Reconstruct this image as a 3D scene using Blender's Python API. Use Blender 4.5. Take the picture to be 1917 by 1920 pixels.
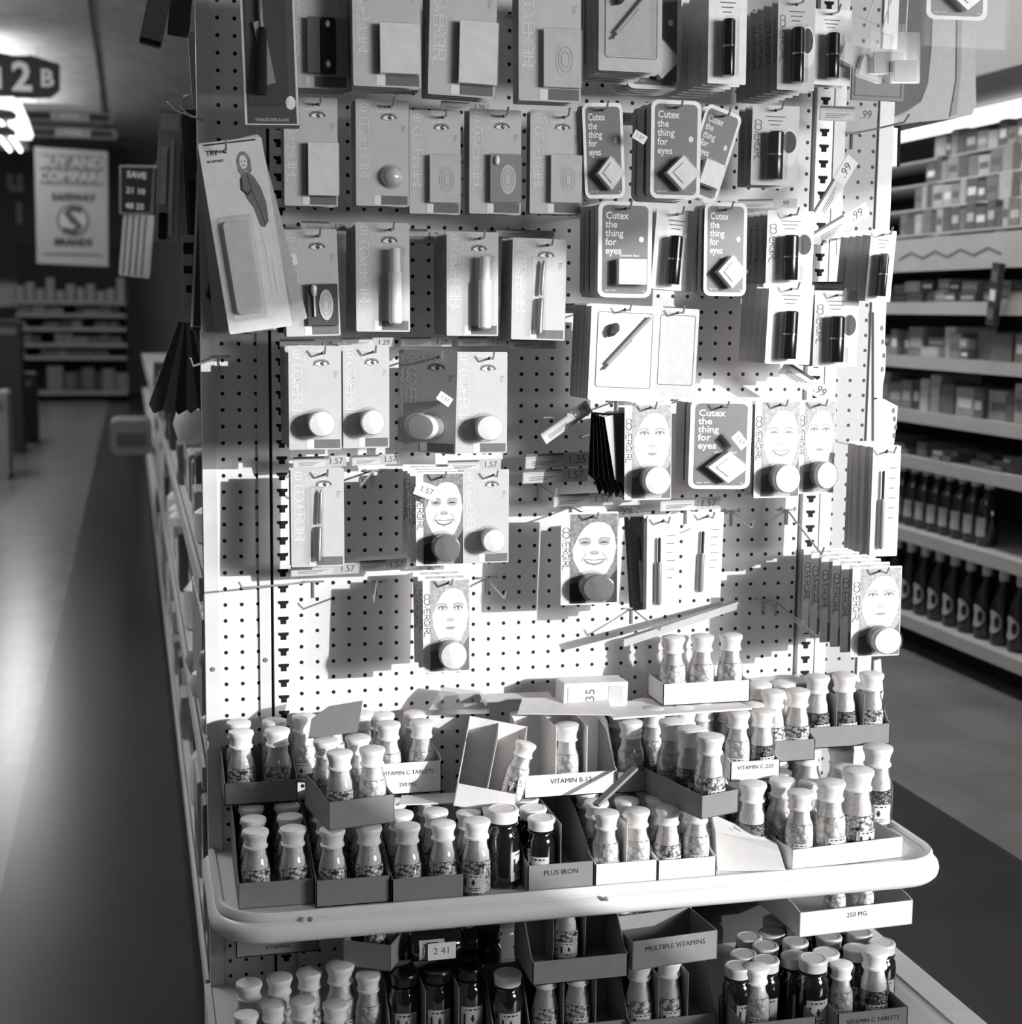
import bpy, math, random
from mathutils import Vector, Matrix
random.seed(7)
for o in list(bpy.data.objects): bpy.data.objects.remove(o)
SC=bpy.context.scene
COL=SC.collection
PI=math.pi
# ---------------------------------------------------------------- camera
F=2874.3; ZO=.625                       # focal length in pixels of the 1917 px wide frame; floor is z=0
CAM=Vector((-.25387,-2.39513,.6115+ZO))
_y,_p,_r=.24333,.13159,.010744
_fw=Vector((math.sin(_y)*math.cos(_p),math.cos(_y)*math.cos(_p),-math.sin(_p)))
_r0=Vector((math.cos(_y),-math.sin(_y),0)); _u0=_r0.cross(_fw)
_R=_r0*math.cos(_r)+_u0*math.sin(_r); _U=-_r0*math.sin(_r)+_u0*math.cos(_r)
cd=bpy.data.cameras.new('camera'); cam=bpy.data.objects.new('camera',cd); COL.objects.link(cam)
cam.matrix_world=Matrix(((_R.x,_U.x,-_fw.x,CAM.x),(_R.y,_U.y,-_fw.y,CAM.y),(_R.z,_U.z,-_fw.z,CAM.z),(0,0,0,1)))
cd.sensor_fit='HORIZONTAL'; cd.sensor_width=36; cd.lens=36*F/1917
cd.clip_start=.05; cd.clip_end=80
cd.dof.use_dof=True; cd.dof.focus_distance=2.33; cd.dof.aperture_fstop=5.2
SC.camera=cam
# ---------------------------------------------------------------- light
SC.view_settings.view_transform='Standard'; SC.view_settings.look='None'
SC.view_settings.exposure=0.0; SC.view_settings.gamma=1; SC.view_settings.use_curve_mapping=False
SUN=Vector((-.80,1,-.26)).normalized()
w=bpy.data.worlds.new('daylight'); SC.world=w; w.use_nodes=True
bg=w.node_tree.nodes['Background']; bg.inputs[0].default_value=(1,.993,.986,1); bg.inputs[1].default_value=.11
sl=bpy.data.lights.new('sun','SUN'); sl.energy=3.8; sl.angle=math.radians(.55); sl.color=(1,.992,.984)
so=bpy.data.objects.new('sun',sl); COL.objects.link(so); so.rotation_euler=(-SUN).to_track_quat('Z','Y').to_euler(); so.location=(4,-4,3)
al=bpy.data.lights.new('window_skylight','AREA'); al.shape='RECTANGLE'; al.size=2.6; al.size_y=1.3; al.energy=390; al.color=(1,.993,.986)
ao=bpy.data.objects.new('window_skylight',al); COL.objects.link(ao); ao.location=(4.3,-4.8,1.75)
ao.rotation_euler=(Vector((4.3,-4.8,1.75))-Vector((.5,0,1.3))).to_track_quat('Z','Y').to_euler()
# ---------------------------------------------------------------- helpers
def ray(x,y): return _fw+_R*((x-958.5)/F)-_U*((y-960)/F)
def P(x,y,Y=0.):
    d=ray(x,y); return CAM+d*((Y-CAM.y)/d.y)
def PX(x,y,X):
    d=ray(x,y); return CAM+d*((X-CAM.x)/d.x)
def PZ(x,y,Z):                                   # Z above the floor
    d=ray(x,y); return CAM+d*((Z-CAM.z)/d.z)
def lin(v): return ((v/255.)/12.92 if v<10 else (((v/255.)+.055)/1.055)**2.4)
MATS={}
def mat(name,g,rough=.6,metal=0.,var=.06,scale=60,spec=.4,coat=0.,emit=0.,bump=0.):
    """procedural surface; g = 8 bit grey under full white light"""
    if name in MATS: return MATS[name]
    m=bpy.data.materials.new(name); m.use_nodes=True; nt=m.node_tree; b=nt.nodes['Principled BSDF']
    l=lin(g); c=(l,l*.986,l*.979,1)
    b.inputs['Roughness'].default_value=rough; b.inputs['Metallic'].default_value=metal
    b.inputs['Specular IOR Level'].default_value=spec
    if coat: b.inputs['Coat Weight'].default_value=coat; b.inputs['Coat Roughness'].default_value=.08
    tc=nt.nodes.new('ShaderNodeTexCoord'); n=nt.nodes.new('ShaderNodeTexNoise'); n.inputs['Scale'].default_value=scale; n.inputs['Detail'].default_value=4
    nt.links.new(tc.outputs['Object'],n.inputs['Vector'])
    mr=nt.nodes.new('ShaderNodeMapRange'); mr.inputs['From Min'].default_value=.3; mr.inputs['From Max'].default_value=.7
    mr.inputs['To Min'].default_value=1-var; mr.inputs['To Max'].default_value=1+var
    nt.links.new(n.outputs['Fac'],mr.inputs['Value'])
    mx=nt.nodes.new('ShaderNodeVectorMath'); mx.operation='SCALE'; mx.inputs[0].default_value=c[:3]
    nt.links.new(mr.outputs[0],mx.inputs['Scale']); nt.links.new(mx.outputs[0],b.inputs['Base Color'])
    if bump:
        bp=nt.nodes.new('ShaderNodeBump'); bp.inputs['Strength'].default_value=bump; bp.inputs['Distance'].default_value=.002
        nt.links.new(n.outputs['Fac'],bp.inputs['Height']); nt.links.new(bp.outputs[0],b.inputs['Normal'])
    if emit:
        b.inputs['Emission Color'].default_value=(1,.993,.986,1); b.inputs['Emission Strength'].default_value=emit
    MATS[name]=m; return m
def clear(name,gloss=.12,tint=.97,rough=.06,base=.03):
    if name in MATS: return MATS[name]
    m=bpy.data.materials.new(name); m.use_nodes=True; nt=m.node_tree
    for n in list(nt.nodes): nt.nodes.remove(n)
    out=nt.nodes.new('ShaderNodeOutputMaterial'); t=nt.nodes.new('ShaderNodeBsdfTransparent'); t.inputs[0].default_value=(tint,tint,tint,1)
    g=nt.nodes.new('ShaderNodeBsdfGlossy'); g.inputs['Roughness'].default_value=rough; g.inputs[0].default_value=(1,.99,.98,1)
    lw=nt.nodes.new('ShaderNodeLayerWeight'); lw.inputs[0].default_value=.35
    mr=nt.nodes.new('ShaderNodeMapRange'); mr.inputs['To Min'].default_value=base; mr.inputs['To Max'].default_value=gloss*4
    nt.links.new(lw.outputs['Fresnel'],mr.inputs['Value'])
    mx=nt.nodes.new('ShaderNodeMixShader'); nt.links.new(mr.outputs[0],mx.inputs[0]); nt.links.new(t.outputs[0],mx.inputs[1]); nt.links.new(g.outputs[0],mx.inputs[2])
    nt.links.new(mx.outputs[0],out.inputs[0]); MATS[name]=m; return m
def mathn(nt,op,a,b=None):
    n=nt.nodes.new('ShaderNodeMath'); n.operation=op
    for i,v in enumerate((a,b)):
        if v is None: continue
        if isinstance(v,(int,float)): n.inputs[i].default_value=v
        else: nt.links.new(v,n.inputs[i])
    return n.outputs[0]
def peg_mat(name,g,ox,oz):
    """painted pegboard, holes every 25.4 mm starting at (ox,oz)"""
    m=mat(name,g,.55,var=.025,scale=140,bump=.15); nt=m.node_tree; b=nt.nodes['Principled BSDF']
    src=b.inputs['Base Color'].links[0].from_socket
    ge=nt.nodes.new('ShaderNodeTexCoord'); sp=nt.nodes.new('ShaderNodeSeparateXYZ'); nt.links.new(ge.outputs['Object'],sp.inputs[0])
    def cell(s,o):
        a=mathn(nt,'DIVIDE',mathn(nt,'SUBTRACT',s,o),.0254); return mathn(nt,'MULTIPLY',mathn(nt,'SUBTRACT',mathn(nt,'FRACT',mathn(nt,'ADD',a,.5)),.5),.0254)
    cx,cz=cell(sp.outputs[0],ox),cell(sp.outputs[2],oz)
    d=mathn(nt,'SQRT',mathn(nt,'ADD',mathn(nt,'MULTIPLY',cx,cx),mathn(nt,'MULTIPLY',cz,cz)))
    k=mathn(nt,'LESS_THAN',d,.0031)
    mx=nt.nodes.new('ShaderNodeMix'); mx.data_type='RGBA'; nt.links.new(k,mx.inputs['Factor']); nt.links.new(src,mx.inputs['A']); mx.inputs['B'].default_value=(.004,.004,.004,1)
    nt.links.new(mx.outputs['Result'],b.inputs['Base Color']); return m
def pill_mat(name,a,b_,scale=170,rough=.4):
    if name in MATS: return MATS[name]
    m=bpy.data.materials.new(name); m.use_nodes=True; nt=m.node_tree; b=nt.nodes['Principled BSDF']; b.inputs['Roughness'].default_value=rough
    tc=nt.nodes.new('ShaderNodeTexCoord'); v=nt.nodes.new('ShaderNodeTexVoronoi'); v.inputs['Scale'].default_value=scale; nt.links.new(tc.outputs['Object'],v.inputs['Vector'])
    cr=nt.nodes.new('ShaderNodeValToRGB'); nt.links.new(v.outputs['Distance'],cr.inputs[0])
    la,lb=lin(a),lin(b_)
    cr.color_ramp.elements[0].position=.35; cr.color_ramp.elements[0].color=(la,la*.985,la*.975,1)
    cr.color_ramp.elements[1].position=.75; cr.color_ramp.elements[1].color=(lb,lb*.985,lb*.975,1)
    nt.links.new(cr.outputs[0],b.inputs['Base Color'])
    bp=nt.nodes.new('ShaderNodeBump'); bp.invert=True; bp.inputs['Strength'].default_value=.8; bp.inputs['Distance'].default_value=.003
    nt.links.new(v.outputs['Distance'],bp.inputs['Height']); nt.links.new(bp.outputs[0],b.inputs['Normal'])
    MATS[name]=m; return m
LASTP=[None]
class MB:
    def __init__(s): s.v=[]; s.f=[]; s.m=[]; s.mi=0; s.M=Matrix()
    def at(s,x=0,y=0,z=0,rx=0,ry=0,rz=0,sc=1):
        s.M=Matrix.Translation((x,y,z))@Matrix.Rotation(rz,4,'Z')@Matrix.Rotation(ry,4,'Y')@Matrix.Rotation(rx,4,'X')@Matrix.Scale(sc,4); return s
    def add(s,vs,fs):
        n=len(s.v); s.v+=[tuple(s.M@Vector(p)) for p in vs]; s.f+=[tuple(i+n for i in f) for f in fs]; s.m+=[s.mi]*len(fs); return s
    def box(s,x0,x1,y0,y1,z0,z1):
        return s.add([(x0,y0,z0),(x1,y0,z0),(x1,y1,z0),(x0,y1,z0),(x0,y0,z1),(x1,y0,z1),(x1,y1,z1),(x0,y1,z1)],
                     [(0,3,2,1),(4,5,6,7),(0,1,5,4),(1,2,6,5),(2,3,7,6),(3,0,4,7)])
    def prism(s,pts,y0,y1):
        n=len(pts); return s.add([(x,y0,z) for x,z in pts]+[(x,y1,z) for x,z in pts],[tuple(range(n)),tuple(range(2*n-1,n-1,-1))]+[(i,i+n,(i+1)%n+n,(i+1)%n) for i in range(n)])
    def prismz(s,pts,z0,z1):
        n=len(pts); return s.add([(x,y,z0) for x,y in pts]+[(x,y,z1) for x,y in pts],[tuple(range(n-1,-1,-1)),tuple(range(n,2*n))]+[(i,(i+1)%n,(i+1)%n+n,i+n) for i in range(n)])
    def poly(s,pts,y=0.): return s.add([(x,y,z) for x,z in pts],[tuple(range(len(pts)))])
    def disc(s,cx,cz,rx,rz=None,y=0.,n=24,a0=0,a1=2*PI,rot=0):
        rz=rx if rz is None else rz; q=[]
        for i in range(n):
            a=a0+(a1-a0)*i/(n if abs(a1-a0-2*PI)<1e-6 else n-1); u,v=rx*math.cos(a),rz*math.sin(a)
            q.append((cx+u*math.cos(rot)-v*math.sin(rot),cz+u*math.sin(rot)+v*math.cos(rot)))
        return s.poly(q,y)
    def stroke(s,pts,w,y=0.,closed=False):
        n=len(pts); L=[];R=[]
        for i in range(n):
            a=pts[(i-1)%n] if (closed or i>0) else pts[i]; b=pts[(i+1)%n] if (closed or i<n-1) else pts[i]
            dx,dz=b[0]-a[0],b[1]-a[1]; l=math.hypot(dx,dz) or 1; nx,nz=-dz/l*w/2,dx/l*w/2
            L.append((pts[i][0]+nx,y,pts[i][1]+nz)); R.append((pts[i][0]-nx,y,pts[i][1]-nz))
        m=n if closed else n-1
        return s.add(L+R,[(i,(i+1)%n,(i+1)%n+n,i+n) for i in range(m)])
    def tube(s,pts,r,n=8):
        pts=[Vector(p) for p in pts]; vs=[]; fs=[]
        for i,p in enumerate(pts):
            t=(pts[min(i+1,len(pts)-1)]-pts[max(i-1,0)]).normalized()
            a=t.cross(Vector((0,0,1)) if abs(t.z)<.9 else Vector((1,0,0))).normalized(); b=t.cross(a)
            for k in range(n): vs.append(p+a*r*math.cos(2*PI*k/n)+b*r*math.sin(2*PI*k/n))
        for i in range(len(pts)-1):
            for k in range(n): fs.append((i*n+k,i*n+(k+1)%n,(i+1)*n+(k+1)%n,(i+1)*n+k))
        fs.append(tuple(range(n-1,-1,-1))); fs.append(tuple(range(len(vs)-n,len(vs))))
        return s.add(vs,fs)
    def lathe(s,prof,n=20,sq=0.,a0=0,a1=2*PI,close=True):
        vs=[];fs=[]; full=abs(a1-a0-2*PI)<1e-6; m=n if full else n+1
        for r,z in prof:
            for k in range(m):
                a=a0+(a1-a0)*k/n; q=1+sq*(1-math.cos(4*a))*.5 if sq else 1
                vs.append((r*q*math.cos(a),r*q*math.sin(a),z))
        for i in range(len(prof)-1):
            for k in range(n):
                k2=(k+1)%m; fs.append((i*m+k,i*m+k2,(i+1)*m+k2,(i+1)*m+k))
        if full and close:
            fs.append(tuple(range(n-1,-1,-1))); fs.append(tuple(range(len(vs)-n,len(vs))))
        return s.add(vs,fs)
    def build(s,name,mats,parent=None,smooth=False,link=True):
        me=bpy.data.meshes.new(name); me.from_pydata(s.v,[],s.f)
        if not isinstance(mats,(list,tuple)): mats=[mats]
        for m in mats: me.materials.append(m)
        if len(mats)>1: me.polygons.foreach_set('material_index',s.m)
        if smooth:
            me.polygons.foreach_set('use_smooth',[True]*len(s.f))
            try: me.set_sharp_from_angle(angle=math.radians(40))
            except Exception: pass
        me.update(); o=bpy.data.objects.new(name,me); COL.objects.link(o)
        if parent: o.parent=parent
        LASTP[0]=o; return o
def rrect(x0,x1,z0,z1,r,n=5):
    q=[]
    for cx,cz,a in ((x1-r,z1-r,0),(x0+r,z1-r,PI/2),(x0+r,z0+r,PI),(x1-r,z0+r,1.5*PI)):
        for i in range(n+1): q.append((cx+r*math.cos(a+PI/2*i/n),cz+r*math.sin(a+PI/2*i/n)))
    return q
def tag(o,label=None,cat=None,group=None,kind=None):
    if label: o['label']=label
    if cat: o['category']=cat
    if group: o['group']=group
    if kind: o['kind']=kind
    return o
def empty(name,loc=(0,0,0),rz=0):
    o=bpy.data.objects.new(name,None); COL.objects.link(o); o.location=loc; o.rotation_euler=(0,0,rz); o.empty_display_size=.02; return o
def copy_tree(o,parent=None):
    c=o.copy(); COL.objects.link(c); c.parent=parent
    for ch in o.children: copy_tree(ch,c)
    return c
_tx={}
def text(mb,s,size,x,z,y=0.,bold=0.,rot=0.,align='CENTER',squash=1.):
    """flat lettering as mesh faces added to a builder, in its x-z plane"""
    k=(s,bold,align)
    if k not in _tx:
        cu=bpy.data.curves.new('t','FONT'); cu.body=s; cu.size=1; cu.align_x=align; cu.align_y='CENTER'; cu.offset=bold; cu.resolution_u=2
        ob=bpy.data.objects.new('t',cu); COL.objects.link(ob); bpy.context.view_layer.update()
        me=ob.evaluated_get(bpy.context.evaluated_depsgraph_get()).to_mesh()
        _tx[k]=([(v.co.x,v.co.y) for v in me.vertices],[tuple(p.vertices) for p in me.polygons])
        bpy.data.objects.remove(ob); bpy.data.curves.remove(cu)
    vs,fs=_tx[k]; c,n=math.cos(rot),math.sin(rot)
    return mb.add([(x+(u*squash*c-v*n)*size,y,z+(u*squash*n+v*c)*size) for u,v in vs],fs)
# ---------------------------------------------------------------- materials
WHITE=mat('white_enamel',232,.35,spec=.5); PAINT=mat('grey_enamel_trim',216,.4,var=.04,scale=25)
STEEL=mat('galvanised_wire',190,.3,metal=.7); DARK=mat('dark_slot',8,.8); CREAM=mat('cream_moulding',226,.32,spec=.5,var=.03,scale=8)
CARDW=mat('white_card_stock',235,.45); CARDG=mat('printed_grey_card',190,.38,var=.04,scale=40); CARDD=mat('printed_dark_card',112,.38)
INKD=mat('dark_ink',30,.6); INKM=mat('grey_ink',105,.6); INKL=mat('pale_ink',226,.5); SKIN=mat('printed_skin_tone',214,.45,var=.05,scale=30)
HAIR=mat('printed_hair_tone',130,.5,var=.35,scale=160); BLK=mat('black_plastic',14,.25,spec=.6); CHROME=mat('bright_metal_band',225,.12,metal=1.)
CLEAR=clear('clear_blister_plastic',.07,.992,.06,.01); GLASS=clear('clear_bottle_glass',.16,.96,.05,.05)
BOARD=mat('grey_carton_board',132,.75,var=.05,scale=50); BOARDL=mat('white_carton_board',222,.7,var=.04,scale=50)
AMBER=mat('dark_amber_glass',22,.08,spec=.8,coat=.6); LID=mat('white_metal_lid',226,.3); CAPM=mat('white_plastic_cap',228,.4)
COTTON=mat('cotton_wadding',214,.9,var=.12,scale=260,bump=.5)
PUFF=mat('pearly_plastic_case',232,.3,spec=.6)
# ================================================================ setting
def structure(o): tag(o,kind='structure'); return o
# floor: square tiles, dark runs beside the gondola and paler fields
fl=mat('polished_floor_tiles',120,.22,var=.12,scale=3,spec=.5); nt=fl.node_tree; b=nt.nodes['Principled BSDF']
tc=nt.nodes.new('ShaderNodeTexCoord'); sp=nt.nodes.new('ShaderNodeSeparateXYZ'); nt.links.new(tc.outputs['Object'],sp.inputs[0])
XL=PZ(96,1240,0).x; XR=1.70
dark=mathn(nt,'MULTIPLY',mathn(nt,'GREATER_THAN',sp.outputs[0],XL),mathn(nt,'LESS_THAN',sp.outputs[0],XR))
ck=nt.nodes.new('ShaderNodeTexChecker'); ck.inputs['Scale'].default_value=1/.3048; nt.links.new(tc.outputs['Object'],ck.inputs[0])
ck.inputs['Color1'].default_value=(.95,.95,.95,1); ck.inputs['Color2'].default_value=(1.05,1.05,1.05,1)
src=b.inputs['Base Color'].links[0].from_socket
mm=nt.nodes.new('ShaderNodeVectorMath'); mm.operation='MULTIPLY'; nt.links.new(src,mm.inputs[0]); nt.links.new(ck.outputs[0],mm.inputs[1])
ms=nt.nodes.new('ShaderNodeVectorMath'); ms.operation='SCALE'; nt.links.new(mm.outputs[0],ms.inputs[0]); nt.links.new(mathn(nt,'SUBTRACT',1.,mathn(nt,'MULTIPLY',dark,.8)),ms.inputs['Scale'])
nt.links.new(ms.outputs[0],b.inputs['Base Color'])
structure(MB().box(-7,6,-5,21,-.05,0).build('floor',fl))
structure(MB().box(-7,6,-1.5,21,3.45,3.5).build('ceiling',mat('acoustic_ceiling',205,.9,scale=6,var=.15)))
structure(MB().box(-7,6,20,20.1,0,3.45).build('wall_back',mat('back_wall_paint',140,.8)))
structure(MB().box(5.9,6,-5,20,0,3.45).build('wall_right',mat('side_wall_paint',130,.8)))
# ceiling panel seams
mb=MB()
for k in range(12): mb.box(-6+k*1.1,-5.98+k*1.1,-1.5,20,3.435,3.449)
structure(mb.build('trim_1',mat('dark_seam_gap',60,.8)))
# storefront wall behind the camera, a window opening in it, and two added panels that mask the sun
YW=-3.6; sx,sz=-.78*YW*-1,-.25*YW*-1        # panel point -> wall point offset
def wp(x,z): return (x+.78*3.6, z+ZO+.25*3.6)
mb=MB(); mb.box(-1.5,1.9,YW-.06,YW,0,3.4); mb.box(5.2,6,YW-.06,YW,0,3.4); mb.box(1.9,5.2,YW-.06,YW,2.95,3.4); mb.box(1.9,5.2,YW-.06,YW,0,.3)
structure(mb.build('wall_front',mat('front_wall_paint',120,.8)))
structure(MB().prism([wp(-1.2,.36),wp(-.15,.58),wp(1.1,.86),wp(2.6,1.2),(5.3,3.1),(1.6,3.1)],YW-.05,YW-.03).build('sun_blocker_upper',mat('upper_mask_panel',150,.9)))  # unseen panel added to shape the upper edge of the sunlight
structure(MB().prism([wp(-1.2,.45),wp(-.3,.06),wp(-.16,-.02),wp(0,-.14),wp(.28,-.32),wp(.42,-.45),wp(2.6,-.45),(5.3,.2),(1.6,.2)],YW-.05,YW-.03).build('sun_blocker_lower',mat('lower_mask_panel',150,.9)))  # unseen panel added to keep sun off the lower left
# ================================================================ end of the gondola
G=empty('gondola_end_display',(0,0,0)); tag(G,'white pegboard end display unit with slotted uprights standing between two store aisles','store display')
Z0=ZO-.475; Z1=ZO+1.25
MB().box(-.0145,.8445,0,.012,Z0,Z1).build('main_pegboard',peg_mat('pegboard_main',226,0,ZO),G)
MB().box(-.130,-.0650,0,.012,Z0,Z1).build('side_pegboard',peg_mat('pegboard_left',226,-.1182,ZO-.0045),G)
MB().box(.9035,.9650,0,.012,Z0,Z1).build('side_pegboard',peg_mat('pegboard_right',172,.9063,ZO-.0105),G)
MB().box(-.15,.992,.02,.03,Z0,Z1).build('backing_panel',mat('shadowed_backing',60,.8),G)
for x0,x1,nm in ((-.150,-.1285,'corner_post'),(-.0655,-.048,'trim_strip'),(.8835,.9035,'trim_strip'),(.965,.991,'corner_post')):
    MB().box(x0,x1,-.004,.03,Z0,Z1).build(nm,PAINT,G)
def standard(cx,cz):
    mb=MB().box(cx-.0145,cx+.0150,-.003,.02,Z0,Z1); mb.mi=1
    k=int((Z0-cz)/.0254)+1
    while cz+k*.0254<Z1-.02:
        z=cz+k*.0254
        mb.prism([(cx-.0085,z+.006),(cx+.0085,z+.006),(cx+.0082,z+.002),(cx+.0045,z),(cx+.0045,z-.006),(cx-.0045,z-.006),(cx-.0045,z),(cx-.0082,z+.002)],-.0034,-.0030); k+=1
    mb.build('slotted_standard',[WHITE,DARK],G)
standard(-.0285,ZO-.0065); standard(.8665,ZO-.0085)
for x,z in ((-.139,-.003+.03),(-.057,-.003+.041)):
    MB().at(x,-.004,ZO+z+.02,rx=PI/2).lathe([(.004,0),(.004,.001),(.003,.002)],12).build('screw',STEEL,G,True)
# fascia shelf with rounded corners
ZS=ZO-.25
def shelf_outline(off,r=.075,x0=-.150,x1=.992,y=-.295,n=10):
    q=[(x0-off,0.0)]
    for i in range(n+1): a=PI+PI/2*i/n; q.append((x0+r+(r+off)*math.cos(a),y+r+(r+off)*math.sin(a)))
    for i in range(n+1): a=1.5*PI+PI/2*i/n; q.append((x1-r+(r+off)*math.cos(a),y+r+(r+off)*math.sin(a)))
    q.append((x1+off,0.0)); return q
S=empty('display_shelf',(0,0,0)); tag(S,'pale shelf with rounded corners and bullnose edge holding vitamin bottles below the pegboard','shelf')
MB().prismz(shelf_outline(-.012),ZS-.012,ZS).build('shelf_board',CREAM,S)
prof=[(-.012,.001),(-.009,.006),(-.003,.007),(.000,.003),(.001,-.003),(-.001,-.006),(.004,-.008),(.009,-.013),(.011,-.021),(.009,-.030),(.003,-.036),(-.004,-.038),(-.010,-.038)]
mb=MB(); rings=[shelf_outline(o) for o,z in prof]; n=len(rings[0])
mb.add([(x,y,ZS+prof[i][1]) for i,R in enumerate(rings) for x,y in R],[(i*n+k,i*n+k+1,(i+1)*n+k+1,(i+1)*n+k) for i in range(len(prof)-1) for k in range(n-1)])
mb.build('bullnose_edge',CREAM,S,True)
for px_,py_ in ((583,1729),(1141,1690)):
    q=P(px_,py_,-.318); MB().at(q.x,-.3065,q.z,rx=PI/2).lathe([(.004,0),(.004,.0015),(.002,.002)],12).build('screw',STEEL,S,True)
# base
B=empty('base_deck',(0,0,0)); tag(B,'low base deck with raised rim carrying jars at the foot of the display','shelf')
MB().prismz([(-.15,0),(-.15,-.36),(-.10,-.46),(.94,-.46),(1.0,-.40),(1.0,0)],Z0-.02,Z0).build('deck_board',CREAM,B)
mb=MB().box(.955,1.005,-.42,.3,0,Z0+.004); mb.build('side_rail',PAINT,B)
MB().box(-.15,1.0,-.46,-.40,0,Z0-.02).build('kick_panel',mat('base_kick_panel',110,.6),B)
mb=MB().box(-.16,-.15,-.42,.0,0,Z0+.004); mb.build('side_rail',PAINT,B)
# ================================================================ carded goods
CW,CH=.081,.162
LET={'C':[[(.85,.2),(.6,.03),(.3,.05),(.08,.3),(.05,.6),(.25,.92),(.6,.98),(.88,.8)]],
 'O':[[(.5+.5*math.cos(a*PI/8),.5+.5*math.sin(a*PI/8)) for a in range(17)]],
 'V':[[(0,1),(.45,0),(.9,1)]],'E':[[(.75,0),(.05,0),(.05,1),(.75,1)],[(.05,.5),(.65,.5)]],
 'R':[[(.05,0),(.05,1),(.6,1),(.8,.75),(.6,.5),(.05,.5)],[(.4,.5),(.85,0)]],
 'G':[[(.9,.8),(.6,.98),(.25,.92),(.05,.6),(.08,.3),(.3,.05),(.7,.05),(.9,.3),(.9,.48),(.55,.48)]],
 'I':[[(.1,0),(.1,1)]],'L':[[(.05,1),(.05,0),(.6,0)]],
 'e':[[(.08,.5),(.92,.5)],[(.5+.5*math.cos(a*PI/9),.5+.5*math.sin(a*PI/9)) for a in range(0,17)]],
 'y':[[(.1,.8),(.4,.1)],[(.7,.8),(.3,-.3)]],'s':[[(.7,.85),(.4,1),(.1,.8),(.3,.55),(.6,.4),(.7,.15),(.4,0),(.1,.1)]]}
ADV={'C':.72,'O':.78,'V':.78,'E':.8,'R':.78,'G':.85,'I':.34,'L':.6,'e':1.05,'y':.75,'s':.8}
def strokes(mb,word,x,z,size,wd,y,down=False,adv=1.):
    t=0
    for ch in word:
        for pl in LET[ch]:
            q=[]
            for u,v in pl:
                if down: q.append((x+v*size,z-(t+u)*size*1.0))
                else: q.append((x+(t+u)*size,z+v*size))
            mb.stroke(q,wd,y)
        t+=ADV[ch]*adv
def eye_pic(mb,cx,cz,s,y):
    mb.mi=1; mb.disc(cx,cz+.08*s,.62*s,.30*s,y,20)
    mb.mi=0; mb.disc(cx,cz,.46*s,.20*s,y-.0001,20)
    mb.mi=2; mb.disc(cx+.08*s,cz+.02*s,.17*s,.18*s,y-.0002,16)
    mb.mi=0; mb.disc(cx+.15*s,cz+.06*s,.05*s,.05*s,y-.0003,8)
    mb.mi=2; mb.stroke([(cx-.62*s,cz-.10*s),(cx-.4*s,cz+.12*s),(cx,cz+.25*s),(cx+.35*s,cz+.16*s),(cx+.66*s,cz-.04*s)],.07*s,y-.0003)
    mb.mi=1; mb.stroke([(cx-.45*s,cz-.12*s),(cx-.1*s,cz-.22*s),(cx+.3*s,cz-.16*s)],.035*s,y-.0003)
TH=.0007
def backing(name,w,h,hx,hz,mats,r=.003,t=TH,border=None):
    """card blank, hung from a point hx across and hz down"""
    mb=MB(); X0=-hx*w; Z1_=hz*h
    mb.prism(rrect(X0,X0+w,Z1_-h,Z1_,r),0,t)
    if border:
        mb.mi=1; b=border; mb.poly(rrect(X0+b,X0+w-b,Z1_-h+b,Z1_-b,max(r-b*.6,.002)),-.0002)
    mb.mi=len(mats)-1; mb.disc(0,0,.0026,None,-.0004,12)
    return mb.build(name,mats), (lambda fx,fy:(X0+fx*w,Z1_-fy*h))
def blister_box(c,x0,x1,z0,z1,d,rot=0,cx=0,cz=0,e=.003):
    """raised clear box with a flange"""
    mb=MB()
    if rot: mb.M=Matrix.Translation((cx,0,cz))@Matrix.Rotation(rot,4,'Y')@Matrix.Translation((-cx,0,-cz))
    a=rrect(x0-e,x1+e,z0-e,z1+e,.003,3); b=rrect(x0,x1,z0,z1,.0025,3); n=len(a)
    mb.add([(x,-.0006,z) for x,z in a]+[(x,-.0006,z) for x,z in b]+[(x*.0+x,-d,z) for x,z in b],
      [(i,(i+1)%n,(i+1)%n+n,i+n) for i in range(n)]+[(i+n,(i+1)%n+n,(i+1)%n+2*n,i+2*n) for i in range(n)]+[tuple(range(2*n,3*n))])
    return mb.build('blister',CLEAR,c)
def dome(c,cx,cz,r,d,name='blister',m=None,flat=.35,cyl=0.):
    mb=MB().at(cx,0,cz,rx=PI/2); prof=[(r+.002,.0008),(r,.001)]
    if cyl: prof.append((r,cyl))
    for i in range(1,6):
        a=PI/2*i/5; prof.append((max(r*math.cos(a)*(1-flat)+r*flat*(1 if i<5 else 0)*math.cos(a)**.3,.0004),max(cyl,.001)+(d-cyl)*math.sin(a)))
    mb.lathe(prof,20); return mb.build(name,m or CLEAR,c,True)
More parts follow.
